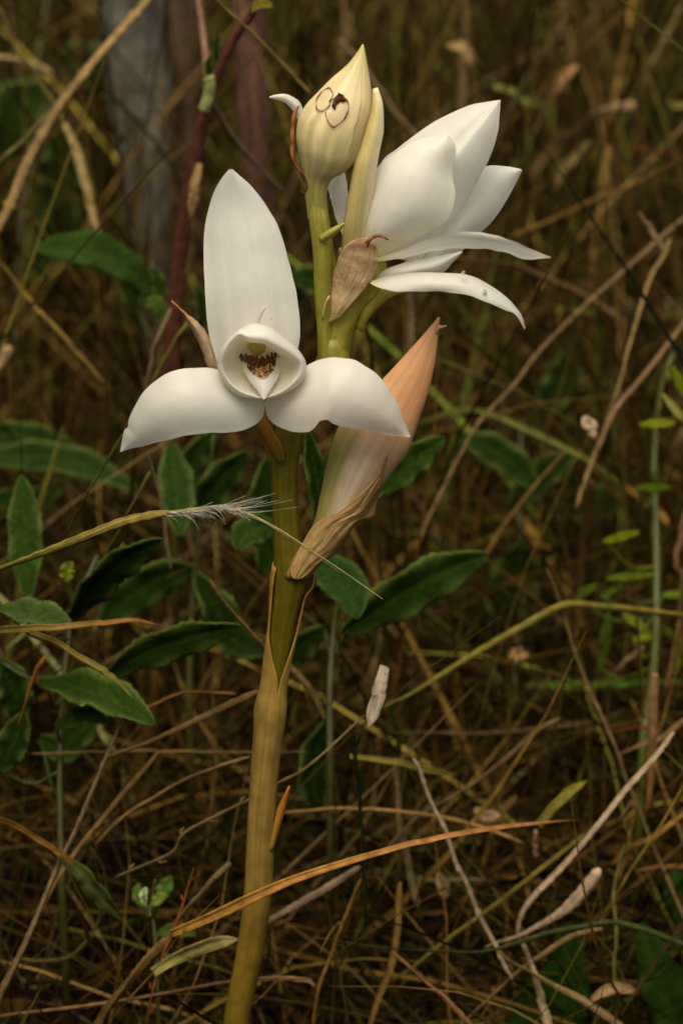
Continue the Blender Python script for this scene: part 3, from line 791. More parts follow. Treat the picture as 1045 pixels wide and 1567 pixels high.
# yellow-green trailing plant on the right edge
YG = (.30, .30, .02); YG2 = (.12, .155, .016)
def leaflet(cx, cy, ln, ang, w, Y, col=YG, bend=0):
    ln *= .92; w *= .72; a = R(ang); dx, dy = math.cos(a) * ln / 2, -math.sin(a) * ln / 2
    return ([(cx - dx, cy - dy), (cx + dy * bend, cy - dx * bend), (cx + dx, cy + dy)], w, [Y, Y], dict(col=col, rim=col, saw=0, roll=random.uniform(-.5, .5), fold=.3, nv=16, nu=7))
leafy_plant('yellow green trailing plant with narrow leaflets along the right edge', [(985, 1120), (1000, 1020), (1004, 920), (1003, 800), (1000, 710), (1010, 600), (1030, 540)], 13, [.12, .15, .17, .19, .2], [
    leaflet(1006, 648, 62, 3, 20, .15), leaflet(1030, 625, 60, -52, 18, .15, (.36, .32, .12)), leaflet(1038, 585, 56, -70, 20, .16),
    leaflet(1000, 746, 64, 2, 18, .17, YG2), leaflet(950, 821, 64, 15, 18, .15), leaflet(965, 882, 84, 5, 18, .15, YG2),
    leaflet(895, 905, 50, 32, 20, .15, YG2), leaflet(925, 980, 110, 82, 26, .16, YG2), leaflet(975, 955, 60, -35, 22, .15, (.28, .27, .05)),
    leaflet(935, 905, 40, 30, 16, .16, YG2), leaflet(1000, 760, 100, 85, 24, .18, YG2), leaflet(1004, 870, 130, 88, 26, .18, YG2),
    leaflet(975, 1044, 150, 2, 18, .16, (.10, .17, .03)), leaflet(1030, 910, 40, 3, 18, .16, YG2), leaflet(990, 975, 50, 10, 20, .16, YG),
    leaflet(855, 1048, 90, 3, 16, .18, (.12, .18, .03)), leaflet(1020, 965, 60, -40, 18, .16, YG2), leaflet(1040, 1000, 70, 80, 18, .16, YG2),
], group='leafy plants in the grass', scol=(.07, .08, .014), cat='plant', name='trailing_plant')

# red stemmed plant, upper left
def stalk_thing(name, label, cat, segs, group=None, extra=None):
    """segs: list of (part, pts px, (w0,w1) px, (Y0,Y1), col)"""
    e = None
    for (pn, pts, wd, Y, col) in segs:
        q = spline(pts, 30); t = np.linspace(0, 1, 30)
        C = np.array([P(a[0], a[1], min(Y[0] + (Y[1] - Y[0]) * k, ground_y(a[0], a[1]) - .004)) for a, k in zip(q, t)])
        if e is None:
            root = np.array([C[0][0], C[0][1], max(0.0, 0)])
            if C[0][2] < .12: C = np.vstack([root, C])
            e = tag(empty(name, root), label, cat, group)
        ww = np.linspace(wd[0], wd[1], len(C))
        rr = np.array([ww[i] / 2 * pxm(C[i]) for i in range(len(C))]) * (1 + .06 * np.sin(np.arange(len(C)) * 1.7))
        V, F, c, uv = tube_geo(C, rr, 10, [col] * len(C))
        build(pn, V, F, M_STRAW, e, c, uv)
    return e
red = stalk_thing('red_stem', 'dark red stem with a green node standing left of the tall petal', 'plant', [
    ('stem', [(258, 640), (266, 500), (282, 340), (308, 200), (320, 150)], (30, 19), (.17, .16), (.095, .03, .018)),
    ('stem', [(320, 150), (335, 110), (358, 60), (388, 15), (400, -30)], (17, 12), (.16, .15), (.11, .035, .022)),
    ('node', [(312, 168), (319, 148), (321, 126), (318, 118)], (19, 20), (.153, .153), (.22, .24, .07)),
    ('branch', [(322, 150), (350, 200), (390, 250), (432, 292)], (9, 6), (.16, .20), (.24, .18, .09)),
    ('branch', [(318, 120), (312, 60), (304, 0), (300, -30)], (12, 9), (.17, .2), (.20, .10, .06)),
], None)
leaf('leaf', [(324, 122), (320, 100), (324, 84)], 15, .16, red, saw=0)
leaf('leaf', [(334, 100), (331, 75), (336, 48)], 14, .16, red, saw=0)
leaf('leaf', [(385, 18), (398, 6), (418, 10)], 16, .15, red, col=(.25, .16, .02), saw=0)
# woody stems, far back in the upper left
def woody(label, pts, wd, Y, col, mat=M_WOOD):
    q = spline(pts, 36); t = np.linspace(0, 1, 36)
    C = np.array([P(a[0], a[1], Y[0] + (Y[1] - Y[0]) * k) for a, k in zip(q, t)])
    root = np.array([C[0][0], C[0][1], 0.0]); C = np.vstack([root, C])
    ww = np.concatenate([[wd[0]], np.interp(t, np.linspace(0, 1, len(wd)), wd)])
    rr = np.array([ww[i] / 2 * pxm(C[i]) for i in range(len(C))])
    V, F, c, uv = tube_geo(C, rr, 16, [col] * len(C))
    V = [np.array(p) * 1 for p in V]
    V = [p + .0012 * np.array([math.sin(i % 16 * 2.3 + p[2] * 40), math.cos(i % 16 * 3.1 + p[2] * 30), 0]) for i, p in enumerate(V)]
    o = build('woody_stem', V, F, mat, None, c, uv, origin=root)
    tag(o, label, 'plant stem', 'woody stems in the background')
woody('thick grey weathered woody stem blurred behind the upper left straws', [(240, 470), (232, 380), (222, 240), (212, 120), (205, 0), (200, -60)], (52, 74, 86, 96, 104), (.46, .46), (.125, .115, .085))
woody('dull red woody stem blurred behind the tip of the tall petal', [(398, 400), (394, 300), (388, 180), (384, 60), (380, -40)], (38, 42, 46), (.46, .48), (.13, .055, .042))
woody('thin brown woody stem blurred between the grey stem and the red stem', [(290, 420), (286, 250), (282, 100), (280, -40)], (30, 36, 40), (.5, .52), (.09, .055, .03))

# ------------------------------------------------------------------ single straws, blades and twigs
TAN, PALE, GREY, BRN, ORG_, YGR, GRE, DGR, PNK, RUS = (.30, .21, .10), (.46, .38, .26), (.27, .21, .15), (.17, .09, .04), (.44, .22, .06), (.20, .21, .04), (.085, .13, .025), (.02, .035, .012), (.42, .24, .15), (.30, .09, .03)
WARM = np.array([.82, .66, .42])
def straw(label, pts, wd, Y, col, kind='tube', name='dry_straw', cat='straw', group='dry straws in the tangle', n=None, col2=None, wob=.6, nodes=0, buds=0):
    pts = np.asarray(pts, float)
    n = n or max(24, int(len(pts) * 10))
    q = spline(pts, n); t = np.linspace(0, 1, n)
    kx = np.interp(t, np.sort(np.random.default_rng(int(pts[0, 0] + 7 * pts[0, 1]) % 9999).random(7)), [0, 1, -.8, .6, -1, .7, 0]) * np.sin(np.pi * t)
    q = q + 1.3 * np.stack([kx, -kx], 1)
    q = q + wob * np.stack([np.sin(t * 17 + pts[0, 0]), np.cos(t * 13 + pts[0, 1])], 1) * np.sin(np.pi * t)[:, None]
    Y = curve1(Y if hasattr(Y, '__len__') else [Y, Y], t)
    wd = wd if hasattr(wd, '__len__') else (wd, wd * .75)
    ww = np.interp(t, np.linspace(0, 1, len(wd)), wd)
    C = np.array([P(a[0], a[1], min(y, ground_y(a[0], a[1]) - .004)) for a, y in zip(q, Y)])
    col2 = tuple(np.array(col2 or col) * WARM); col = tuple(np.array(col) * WARM)
    if kind == 'tube':
        rr = np.array([ww[i] / 2 * pxm(C[i]) for i in range(n)]) * (1 + .10 * np.sin(np.arange(n) * 2.1 + pts[0, 0]))
        if nodes:
            for k in range(nodes):
                rr[int((k + .6) / (nodes + .2) * (n - 1))] *= 1.5
        rr *= 1.12 * np.clip((1.02 - t) / .07, .12, 1) ** .6 * np.clip((t + .02) / .05, .3, 1)
        kk = [random.uniform(.72, 1.2) for _ in range(8)]
        hue = np.interp(t, np.linspace(0, 1, 8), kk)
        V, F, c, uv = tube_geo(C, rr, 8, [tuple(np.array(mix(col, col2, k)) * h_) for k, h_ in zip(t, hue)], squash=random.uniform(.35, .6), twist=random.uniform(-2.5, 2.5), flute=.16)
    else:
        V, c, uv = [], [], []
        T = np.gradient(C, axis=0); T /= np.linalg.norm(T, axis=1)[:, None] + 1e-12
        r0 = random.uniform(-.5, .5)
        for j in range(n):
            view = CAM - C[j]; view /= np.linalg.norm(view)
            S = np.cross(T[j], view); S /= np.linalg.norm(S) + 1e-9
            N = np.cross(S, T[j]); a = r0 + .5 * math.sin(t[j] * 4 + pts[0, 0])
            S2 = S * math.cos(a) + N * math.sin(a); N2 = np.cross(S2, T[j])
            h = ww[j] / 2 * pxm(C[j]) / max(.6, math.cos(a)) * (1 if t[j] < .8 else max(.12, 1 - ((t[j] - .8) / .2) ** 2))
            for u in (-1, -.5, 0, .5, 1):
                V.append(C[j] + S2 * u * h + N2 * h * .45 * abs(u)); c.append(mix(mix(col, col2, t[j]), (.6, .5, .3), .12 * (abs(u) < .1))); uv.append(((u + 1) / 2, t[j]))
        F = gridfaces(n, 5)
    o = build(name, V, F, M_STRAW, None, c, uv, thick=.0002 if kind != 'tube' else 0)
    tag(o, label, cat, group)
    for k in range(buds):
        j = int((k + .5) / buds * (n - 1)); s = 1 if k % 2 else -1
        side = np.cross((C[min(j + 1, n - 1)] - C[j]), CAM - C[j]); side /= np.linalg.norm(side) + 1e-9
        d = (C[min(j + 1, n - 1)] - C[j]); d /= np.linalg.norm(d) + 1e-9
        L = pxm(C[j]) * ww[j]
        pv, pf2, pc, pu = tube_geo([C[j], C[j] + s * side * L * .6 + d * L * .5, C[j] + s * side * L * .9 + d * L * 1.6], [L * .25, L * .34, L * .06], 6, [col2] * 3)
        build('side_bud', pv, pf2, M_STRAW, o, pc, pu)
    return o
blade = lambda *a, **k: straw(*a, kind='blade', name='grass_leaf', cat='grass', group='grass leaves in the tangle', **k)

# in front of the stem
def feather():
    e_pts = [(-60, 890), (0, 870), (70, 845), (170, 805), (230, 789), (262, 784)]
    o = straw('green grass stalk with a feathery seed head crossing in front of the orchid stem', e_pts, (11, 12, 14), [-.020, -.024, -.026], (.22, .25, .05), name='feathery_grass_stalk', cat='grass stalk', group=None, n=40, col2=(.34, .30, .09))
    q = spline([(258, 785), (330, 776), (372, 783), (420, 806), (470, 838), (530, 878), (586, 917)], 36)
    C = np.array([P(a[0], a[1], -.026 + .004 * k / 35) for k, a in enumerate(q)])
    V, F, c, uv = tube_geo(C, np.linspace(5.0, .6, 36) * pxm(C[0]), 6, [mix((.34, .28, .10), (.62, .50, .22), k / 10) for k in range(36)])
    V, F, c, uv = tube_geo(C, np.interp(np.arange(36), [0, 9, 35], [3.6, 1.7, .7]) * pxm(C[0]), 6, [mix((.34, .28, .10), (.62, .50, .22), k / 10) for k in range(36)])
    build('awn', V, F, M_STRAW, o, c, uv)
    q = spline([(330, 776), (395, 795), (440, 822), (500, 862), (520, 876)], 20)
    C = np.array([P(a[0], a[1], -.023) for a in q])
    V, F, c, uv = tube_geo(C, np.linspace(.9, .35, 20) * pxm(C[0]), 5, [(.45, .38, .24)] * 20)
    build('awn', V, F, M_STRAW, o, c, uv)
    hb2 = Bag()
    for i in range(62):
        x = random.uniform(248, 362); y = np.interp(x, [248, 330, 372], [786, 777, 784]) + random.uniform(-4, 4)
        down = random.random() < .5
        ang = random.uniform(-.8, -.1) if down else random.uniform(-.08, .30)
        ln = random.uniform(14, 46) if down else random.uniform(35, 120)
        if not down and random.random() < .3: ln *= .6
        p = [(x, y), (x + ln * .5 * math.cos(ang * .6), y - ln * .5 * math.sin(ang * .6)), (x + ln * math.cos(ang), y - ln * math.sin(ang))]
        y0, y1 = -.026 + random.uniform(-.002, .002), -.026 + random.uniform(-.010, .008)
        qq = spline(p, 6); C = np.array([P(a[0], a[1], y0 + (y1 - y0) * k / 5) for k, a in enumerate(qq)])
        V, F, c, uv = tube_geo(C, np.linspace(.62, .18, 6) * pxm(C[0]), 4, [(.80, .72, .56)] * 6)
        hb2.add(V, F, c, uv)
    tag(hb2.build('seed_hairs', M_STRAW, o), kind='stuff')
feather()
blade('orange dry blade arching in front of the lower orchid stem to the right', [(262, 1428), (300, 1412), (345, 1392), (430, 1353), (520, 1322), (620, 1294), (740, 1270), (830, 1259), (889, 1254)], (12, 17, 12, 9, 8, 7, 4), [-.012, -.012, .0, .03], (.58, .33, .06), col2=(.55, .28, .16), n=60)
# behind
straw('knobbly grey twig slanting behind the lower stem with small side buds', [(176, 1343), (222, 1323), (267, 1302), (282, 1277), (330, 1250), (383, 1221), (430, 1195), (462, 1179), (500, 1148), (558, 1094)], (9, 9, 8, 6, 4), [.02, .015, .012, .02], (.26, .21, .12), name='twig', cat='twig', group='twigs', n=60, buds=9, wob=1.6)
blade('pale green broken blade ending against the lower stem', [(235, 1488), (262, 1470), (300, 1450), (335, 1441), (366, 1437)], (15, 19, 20, 16), [.004, .003], (.36, .38, .14), col2=(.42, .42, .2))
straw('pinkish straw lying low behind the foot of the orchid stem', [(-20, 1560), (26, 1552), (164, 1535), (349, 1503), (400, 1497), (440, 1496), (478, 1499)], (9, 9, 9, 8), [.012, .012, .014], (.34, .22, .13), col2=(.46, .32, .22))
straw('jointed reddish seed spike standing low beside the orange blade', [(222, 1600), (232, 1522), (258, 1440), (272, 1405), (281, 1380), (290, 1350), (297, 1328)], (11, 8, 7, 8, 4), [.008, .006, .004], (.26, .16, .06), col2=(.36, .13, .06), name='seed_spike', cat='seed spike', group=None, buds=8)
straw('long thick grey tan straw rising from the bottom left corner', [(-25, 1600), (0, 1526), (43, 1436), (86, 1332), (116, 1272), (151, 1186), (187, 1105), (200, 1070)], (22, 20, 16, 12, 8), [.0, .01, .03, .05], (.27, .22, .13), col2=(.32, .27, .19), nodes=3)
straw('tan straw leaning beside the thick grey straw at the lower left', [(60, 1400), (99, 1328), (172, 1233), (210, 1190), (243, 1150)], (9, 6), [.03, .05], TAN)
straw('grey tan straw sloping up to the stem below the swollen sheath', [(146, 1294), (170, 1268), (207, 1238), (280, 1195), (330, 1175), (382, 1158)], (10, 9), [.03, .03], (.25, .19, .10))
blade('orange edged blade sloping down from the left edge of the photo', [(-20, 1243), (43, 1274), (95, 1308), (120, 1330)], (7, 8, 9), [.01, .02], (.36, .20, .04))
blade('green lance shaped blade low at the left below the orange edged blade', [(90, 1308), (130, 1342), (160, 1375), (188, 1410)], (12, 26, 26, 10), [.02, .025], (.10, .16, .04))
straw('thin green straw curling in an arc at the lower left', [(138, 1296), (158, 1330), (162, 1370), (145, 1420), (110, 1462), (60, 1470), (30, 1466)], (6, 5), [.03, .03], (.14, .14, .04))
straw('short grey stub pointing up beside the reddish seed spike', [(262, 1420), (280, 1397), (319, 1354), (353, 1320)], (8, 11), [.025, .03], (.24, .20, .13))
straw('thick brown stalk at the bottom left of the orchid foot', [(130, 1610), (160, 1550), (200, 1500), (235, 1460), (262, 1436)], (30, 30, 22), [.0, .015], (.17, .12, .045))
straw('short lilac grey straw leaning right of the lower stem', [(400, 1416), (440, 1392), (490, 1365), (552, 1326)], (14, 13, 10), [.02, .03], (.28, .23, .20))
straw('tan straw passing behind the upper sheath from left to right', [(322, 887), (330, 903), (345, 924), (408, 992), (440, 1020), (475, 1056), (498, 1102)], (13, 12, 11, 9), [.03, .03], (.27, .21, .11))
straw('brown straw sloping to the swollen sheath from the left', [(160, 1160), (246, 1128), (308, 1098), (396, 1058)], (8, 12, 11), [.04, .03], (.22, .16, .08))
straw('brown straw bending under the long toothed leaf', [(200, 1096), (232, 1080), (286, 1060), (362, 1062)], (8, 8), [.04, .05], (.27, .15, .06))
straw('level thin tan straw low behind the leaves on the left', [(40, 1154), (150, 1150), (260, 1150), (400, 1152), (470, 1150)], 6, [.06, .06], (.24, .18, .09))
blade('green blade with a rusty tip lying over the toothed leaves', [(-20, 964), (18, 962), (80, 960), (132, 956), (202, 949), (244, 956)], (10, 12, 9, 7, 4), [.015, .02], (.18, .20, .04), col2=(.40, .18, .06))
blade('yellow blade arching down across the lowest toothed leaf', [(42, 964), (88, 983), (120, 1004), (154, 1022), (182, 1045), (206, 1072)], (5, 8, 9, 5), [.02, .015], (.34, .27, .06), col2=(.18, .22, .04))
straw('thin green stem rising to the tip of the left petal', [(104, 815), (132, 759), (160, 712), (190, 664)], (5, 7), [.05, .03], (.14, .18, .04))
straw('thin olive stem behind the feathery seed head', [(160, 850), (176, 822), (198, 781), (230, 722)], (5, 6), [.06, .06], (.17, .16, .05))
straw('rusty straw hanging among the toothed leaves', [(28, 1110), (40, 1075), (55, 1030), (70, 1005)], (6, 8), [.03, .03], (.36, .17, .04))
straw('forked pale straw hanging below the left petal', [(225, 690), (240, 740), (248, 770), (255, 830), (262, 872)], (9, 8, 5), [.06, .06], (.22, .20, .13))
# upper left
straw('long tan straw leaning across the upper left corner', [(250, -30), (225, 0), (165, 68), (110, 135), (82, 175), (40, 255), (15, 315), (-20, 380)], (13, 13, 14, 12), [.24, .2, .18], (.33, .25, .13), nodes=4)
straw('thin olive side straw running to the joint of the long tan straw', [(-20, 275), (0, 248), (40, 210), (80, 168)], (8, 8), [.2, .2], (.21, .19, .08))
straw('olive straw hanging under the joint of the long tan straw', [(0, 10), (25, 75), (60, 120), (88, 170), (102, 195)], (12, 9), [.26, .24], (.18, .17, .05))
blade('pale curved blade hanging below the long tan straw', [(100, 190), (112, 220), (128, 275), (138, 320), (152, 360), (165, 385)], (9, 15, 14, 10, 6), [.24, .22], (.33, .28, .13))
straw('pale broken straw end at the left edge below the corner', [(-30, 86), (10, 90), (45, 98), (80, 112)], (17, 15), [.35, .33], PALE)
straw('olive straw running from the top edge down to the closed bud', [(310, -22), (332, 0), (362, 27), (392, 56), (430, 96), (475, 144)], (9, 9, 8), [.15, .14], (.31, .26, .10))
straw('grey straw showing between the closed bud and the back petals', [(520, 60), (560, 108), (600, 165), (650, 225)], (13, 13), [.34, .32], GREY)
straw('golden straw sloping down at the left edge beside the leafy plant', [(-20, 385), (8, 410), (40, 452), (70, 485), (120, 540), (158, 586)], (8, 8, 7, 5), [.18, .18], (.34, .25, .07))
straw('brown straw sloping behind the pale green leaf', [(12, 300), (50, 336), (80, 370), (105, 410), (125, 440)], (8, 7), [.26, .26], (.26, .18, .06))
blade('pale husk hanging beside the red stem', [(306, 250), (300, 275), (294, 305), (290, 335)], (8, 15, 14, 5), [.15, .15], (.42, .30, .16), name_=None) if False else straw('pale husk hanging beside the red stem', [(306, 250), (300, 275), (294, 305), (290, 338)], (9, 15, 14, 5), [.15, .15], (.44, .32, .17), kind='blade', name='dry_husk', cat='husk', group='dry husks')
straw('thin grey upright straw in front of the woody stem', [(230, 420), (236, 330), (240, 250), (246, 170), (250, 110)], (8, 7), [.3, .32], (.20, .18, .12))
straw('grey straw rising behind the bract left of the tall petal', [(222, 600), (228, 570), (238, 525), (262, 472)], (9, 8), [.14, .14], (.27, .23, .16))
straw('thin green straw rising to the bract left of the tall petal', [(232, 590), (248, 558), (268, 520), (292, 488)], (9, 7), [.12, .12], (.22, .24, .06))
straw('pale broken straw end at the left edge above the dark leaves', [(-10, 575), (0, 560), (8, 545), (16, 530)], (18, 14), [.2, .2], (.45, .36, .26))
# right side
straw('very long tan straw crossing the right side behind the back flower', [(1060, 325), (1026, 349), (960, 408), (907, 456), (823, 540), (787, 587), (735, 644), (700, 705), (662, 780), (640, 830)], (8, 10, 10, 9), [.26, .22, .18, .16], (.29, .22, .14), nodes=5)
straw('yellowish straw rising from the shade to the right edge', [(1024, 365), (1012, 395), (992, 430), (959, 540), (938, 618), (896, 733), (881, 778)], (8, 9, 10, 11, 6), [.22, .18, .15], (.29, .23, .12))
straw('thick mauve tan straw merging with the yellowish straw on the right', [(1062, 470), (1011, 540), (975, 585), (943, 623), (925, 660), (915, 690)], (14, 15, 16, 10), [.18, .16], (.27, .19, .13))
straw('brown straw dropping below the forked straws at right', [(905, 735), (900, 790), (888, 850), (878, 900), (874, 940)], (11, 9), [.17, .2], (.18, .12, .06))
straw('orange tan straw running level from the back flower to the right edge', [(1065, 235), (1045, 243), (962, 285), (898, 311), (840, 338), (779, 362)], (8, 9, 9, 7), [.28, .3, .32], (.30, .19, .07))
straw('brown straw sloping under the two narrow sepals of the back flower', [(690, 394), (740, 400), (792, 409), (850, 432), (898, 456), (950, 490)], (10, 9), [.24, .26], (.20, .14, .08))
straw('pale upright straw behind the lower narrow sepal', [(625, 430), (628, 470), (629, 530), (632, 600)], (14, 13), [.2, .2], (.27, .22, .16))
straw('blurred tan upright straw behind the tip of the back flower', [(712, -30), (711, 40), (708, 100), (705, 180)], (14, 13), [.42, .42], (.24, .20, .11))
straw('curled tan husk above the upright straw near the top', [(684, 68), (700, 73), (713, 84), (722, 104)], (6, 16, 16, 7), [.36, .36], (.36, .26, .14), kind='blade', name='dry_husk', cat='husk', group='dry husks')
blade('bright green bent blade right of the back flower tip', [(755, 132), (780, 140), (808, 156), (830, 160), (850, 155)], (9, 11, 10, 7), [.34, .34], (.17, .22, .05))
straw('brown curled husk beside the bright green bent blade', [(884, 100), (868, 116), (850, 136), (838, 155)], (8, 17, 16, 7), [.36, .36], (.30, .17, .09), kind='blade', name='dry_husk', cat='husk', group='dry husks')
straw('short grey chopped straw lying level at the upper right', [(900, 177), (925, 170), (950, 164), (972, 160)], (15, 14), [.4, .4], (.30, .24, .16))
straw('tan husk leaning below the grey chopped straw', [(868, 200), (848, 218), (828, 244), (812, 275)], (8, 16, 14, 6), [.38, .38], (.29, .20, .11), kind='blade', name='dry_husk', cat='husk', group='dry husks')
straw('olive husk leaning right of the tan husk', [(900, 215), (880, 240), (862, 262), (850, 290)], (8, 15, 13, 6), [.36, .36], (.20, .17, .07), kind='blade', name='dry_husk', cat='husk', group='dry husks')
straw('thin red straw lying level at the upper right edge', [(960, 226), (985, 228), (1010, 233), (1040, 240)], (7, 6), [.34, .34], (.34, .07, .04))
straw('short pale straw crossing near the right end of the very long straw', [(976, 325), (990, 345), (1006, 367), (1016, 385)], (9, 8), [.2, .2], (.34, .27, .19))
blade('yellow green curled blade at the top right edge', [(1062, 128), (1035, 140), (1022, 150), (1032, 162), (1060, 158)], (10, 11, 10), [.34, .34], YGR)
straw('tan straw sloping at the top edge behind the back flower', [(826, 15), (850, 45), (875, 75), (890, 100)], (9, 8), [.44, .44], (.26, .18, .09))
straw('pale grey straw leaning at the top right corner', [(1040, 10), (1022, 50), (998, 95), (985, 125)], (10, 9), [.42, .42], (.27, .23, .15))
blade('green blade arching across the shade right of the peach bud', [(640, 648), (693, 630), (735, 629), (792, 650), (865, 686), (900, 705), (950, 745)], (7, 9, 10, 10, 9, 5), [.16, .17], (.16, .20, .045))
straw('thin olive straw above the arching green blade', [(660, 545), (740, 580), (800, 605), (888, 655)], (8, 7), [.2, .2], (.15, .16, .05))
straw('brown straw dropping left from the arching green blade', [(865, 691), (830, 730), (792, 775), (765, 812), (738, 858)], (9, 8), [.18, .18], (.23, .17, .07))
straw('white seed husk caught beside the forked straws at right', [(892, 638), (897, 648), (904, 660), (909, 672)], (10, 18, 15, 6), [.14, .14], (.66, .56, .48), kind='blade', name='dry_husk', cat='husk', group='dry husks')
straw('long yellow green stalk with a bend at the lower right', [(560, 1095), (600, 1075), (632, 1060), (735, 994), (800, 958), (860, 928), (896, 926), (960, 932), (1037, 941), (1080, 948)], (6, 8, 10, 12, 10, 8), [.06, .10, .12], (.23, .25, .05), col2=(.26, .24, .06), n=60, name='grass_stalk', cat='grass stalk', group='green grass stalks')
straw('long pale straw running down the right edge from the bent stalk', [(836, 870), (855, 918), (880, 1000), (905, 1065), (932, 1127), (984, 1255), (1019, 1342), (1060, 1435)], (6, 9, 10, 11, 12), [.11, .10, .08, .06], (.30, .24, .14), n=60, nodes=4)
straw('pale upright blade with a rusty foot near the right edge', [(1002, 1030), (1000, 1085), (999, 1145), (995, 1200), (988, 1250)], (9, 15, 13, 9, 6), [.09, .09], (.40, .28, .16), col2=(.34, .16, .06), kind='blade')
straw('tan straw hanging at the right edge beside the trailing plant', [(1043, 870), (1040, 930), (1030, 1000), (1018, 1057)], (9, 8), [.13, .13], (.28, .19, .08))
straw('pink straw bent at the right edge below the leaflets', [(1050, 770), (1040, 820), (1034, 860), (1046, 890), (1060, 905)], (11, 10), [.14, .14], (.34, .22, .16))
straw('short tan straw low among the leaflets at right', [(940, 1028), (955, 1012), (972, 1000), (985, 990)], (10, 9), [.14, .14], (.27, .2, .11))
straw('withered brown floret in the tangle below the shade', [(778, 1000), (788, 1003), (800, 1006), (808, 998)], (12, 22, 20, 8), [.14, .14], (.36, .22, .12), kind='blade', name='dry_husk', cat='husk', group='dry husks')
# lower right
straw('white flat straw flake hanging right of the swollen sheath', [(590, 1020), (584, 1040), (577, 1065), (570, 1090), (564, 1113)], (14, 19, 20, 19, 11), [.03, .028], (.88, .86, .90), kind='blade', name='straw_flake', cat='straw flake', group=None)
straw('thin dark green stem with a grey joint right of the lower stem', [(560, 1420), (556, 1324), (552, 1240), (545, 1170), (538, 1108)], (11, 9, 8, 6), [.03, .03], DGR, name='grass_stalk', cat='grass stalk', group='green grass stalks')
blade('yellow green blade lying level below the white flake', [(535, 1158), (580, 1164), (640, 1174), (700, 1187)], (7, 10, 10, 6), [.05, .06], (.24, .25, .04))
straw('crooked whitish straw dropping through the lower middle', [(632, 1160), (642, 1178), (660, 1232), (683, 1278), (703, 1330), (724, 1378), (745, 1420), (758, 1446), (770, 1475), (784, 1500)], (12, 12, 13, 13, 11, 9), [.05, .045, .04], (.64, .58, .54), n=70, wob=2.0, nodes=5)
straw('level tan straw arching behind the crooked whitish straw', [(425, 1244), (480, 1240), (527, 1237), (590, 1240), (643, 1246), (700, 1256), (753, 1271), (800, 1290)], (8, 8, 8, 6), [.05, .06], (.36, .25, .12))
straw('grey straw slanting up to the right behind the crooked straw', [(590, 1300), (640, 1250), (700, 1215), (770, 1165), (820, 1120), (856, 1100)], (11, 12, 10), [.07, .09], (.23, .17, .11))
straw('pale upright straw under the arching tan straw', [(606, 1160), (608, 1220), (612, 1262), (622, 1310), (640, 1390)], (13, 14, 11), [.08, .07], (.27, .23, .14))
straw('hooked pale straw climbing to the right edge at the lower right', [(800, 1450), (792, 1425), (800, 1394), (822, 1365), (845, 1342), (885, 1298), (920, 1255), (945, 1222), (961, 1203), (1000, 1160), (1030, 1120)], (13, 14, 13, 12, 12, 9), [.05, .05, .07], (.52, .44, .40), n=70)
straw('whitish club ended straw pointing up at the lower right', [(740, 1450), (764, 1441), (800, 1430), (839, 1407), (865, 1390), (888, 1368), (906, 1345), (918, 1330)], (4, 8, 10, 13, 20, 20, 17), [.05, .045], (.62, .53, .50), n=40)
straw('pale straw dropping to the bottom edge under the hooked straw', [(797, 1438), (808, 1465), (820, 1500), (830, 1540), (845, 1600)], (13, 14, 14), [.035, .03], (.60, .54, .46))
straw('yellow tan straw slanting to the bottom right', [(758, 1452), (790, 1478), (857, 1512), (905, 1540), (960, 1578)], (10, 11, 12), [.03, .03], (.38, .32, .18))
straw('tan straw slanting up from the bottom edge across the pale straw', [(700, 1575), (718, 1556), (770, 1508), (810, 1475), (850, 1448), (880, 1432), (922, 1421)], (9, 11, 13, 14, 7), [.04, .045], (.33, .26, .16))
straw('long olive straw slanting up through the lower right', [(600, 1500), (631, 1480), (680, 1440), (730, 1405), (800, 1350), (850, 1312), (895, 1276)], (8, 9, 9, 8), [.045, .06], (.20, .20, .05), name='grass_stalk', cat='grass stalk', group='green grass stalks')
o_ = straw('dark green stalk with a pale joint lying level at the lower right', [(465, 1440), (490, 1436), (550, 1446), (614, 1452), (680, 1456), (730, 1457), (790, 1444), (840, 1428), (900, 1416), (940, 1412), (990, 1424), (1060, 1450)], (5, 6, 8, 9, 8, 8), [.03, .03, .03], (.10, .09, .04), col2=(.07, .12, .05), n=80, name='grass_stalk', cat='grass stalk', group='green grass stalks')
straw('pinkish tan straw slanting down to the bottom edge at the middle', [(600, 1458), (620, 1474), (654, 1504), (690, 1537), (735, 1585)], (10, 12, 12), [.025, .02], (.40, .24, .14))
straw('golden brown stalk rising from the bottom edge beside the orchid', [(478, 1575), (486, 1520), (505, 1465), (530, 1400), (552, 1345)], (12, 13, 12, 9), [.02, .03], (.28, .19, .05))
straw('thin tan straw rising from the bottom edge right of the golden stalk', [(560, 1590), (575, 1540), (598, 1480), (606, 1440), (612, 1350)], (14, 12, 9), [.03, .04], (.26, .18, .06))
blade('yellow green blade tip standing above the orange blade at right', [(822, 1262), (840, 1244), (865, 1220), (898, 1194)], (12, 15, 15, 8), [.06, .06], (.26, .26, .04))
straw('golden straw coming in from the right edge low down', [(1060, 1238), (1040, 1250), (1000, 1280), (960, 1300), (935, 1325)], (11, 10, 8), [.07, .07], (.32, .22, .05))
straw('olive upright stalk under the golden straw at right', [(942, 1570), (940, 1500), (942, 1420), (940, 1360), (955, 1290)], (10, 10, 16, 12), [.03, .04, .06], (.17, .17, .05), name='grass_stalk', cat='grass stalk', group='green grass stalks')
straw('short orange straw lying level at the right edge', [(975, 1332), (1000, 1328), (1025, 1326), (1060, 1327)], (8, 9), [.08, .08], (.38, .19, .09))
straw('rusty thin straw level behind the pale upright blade', [(925, 1122), (960, 1116), (985, 1112), (1010, 1108)], (8, 7), [.11, .11], RUS)
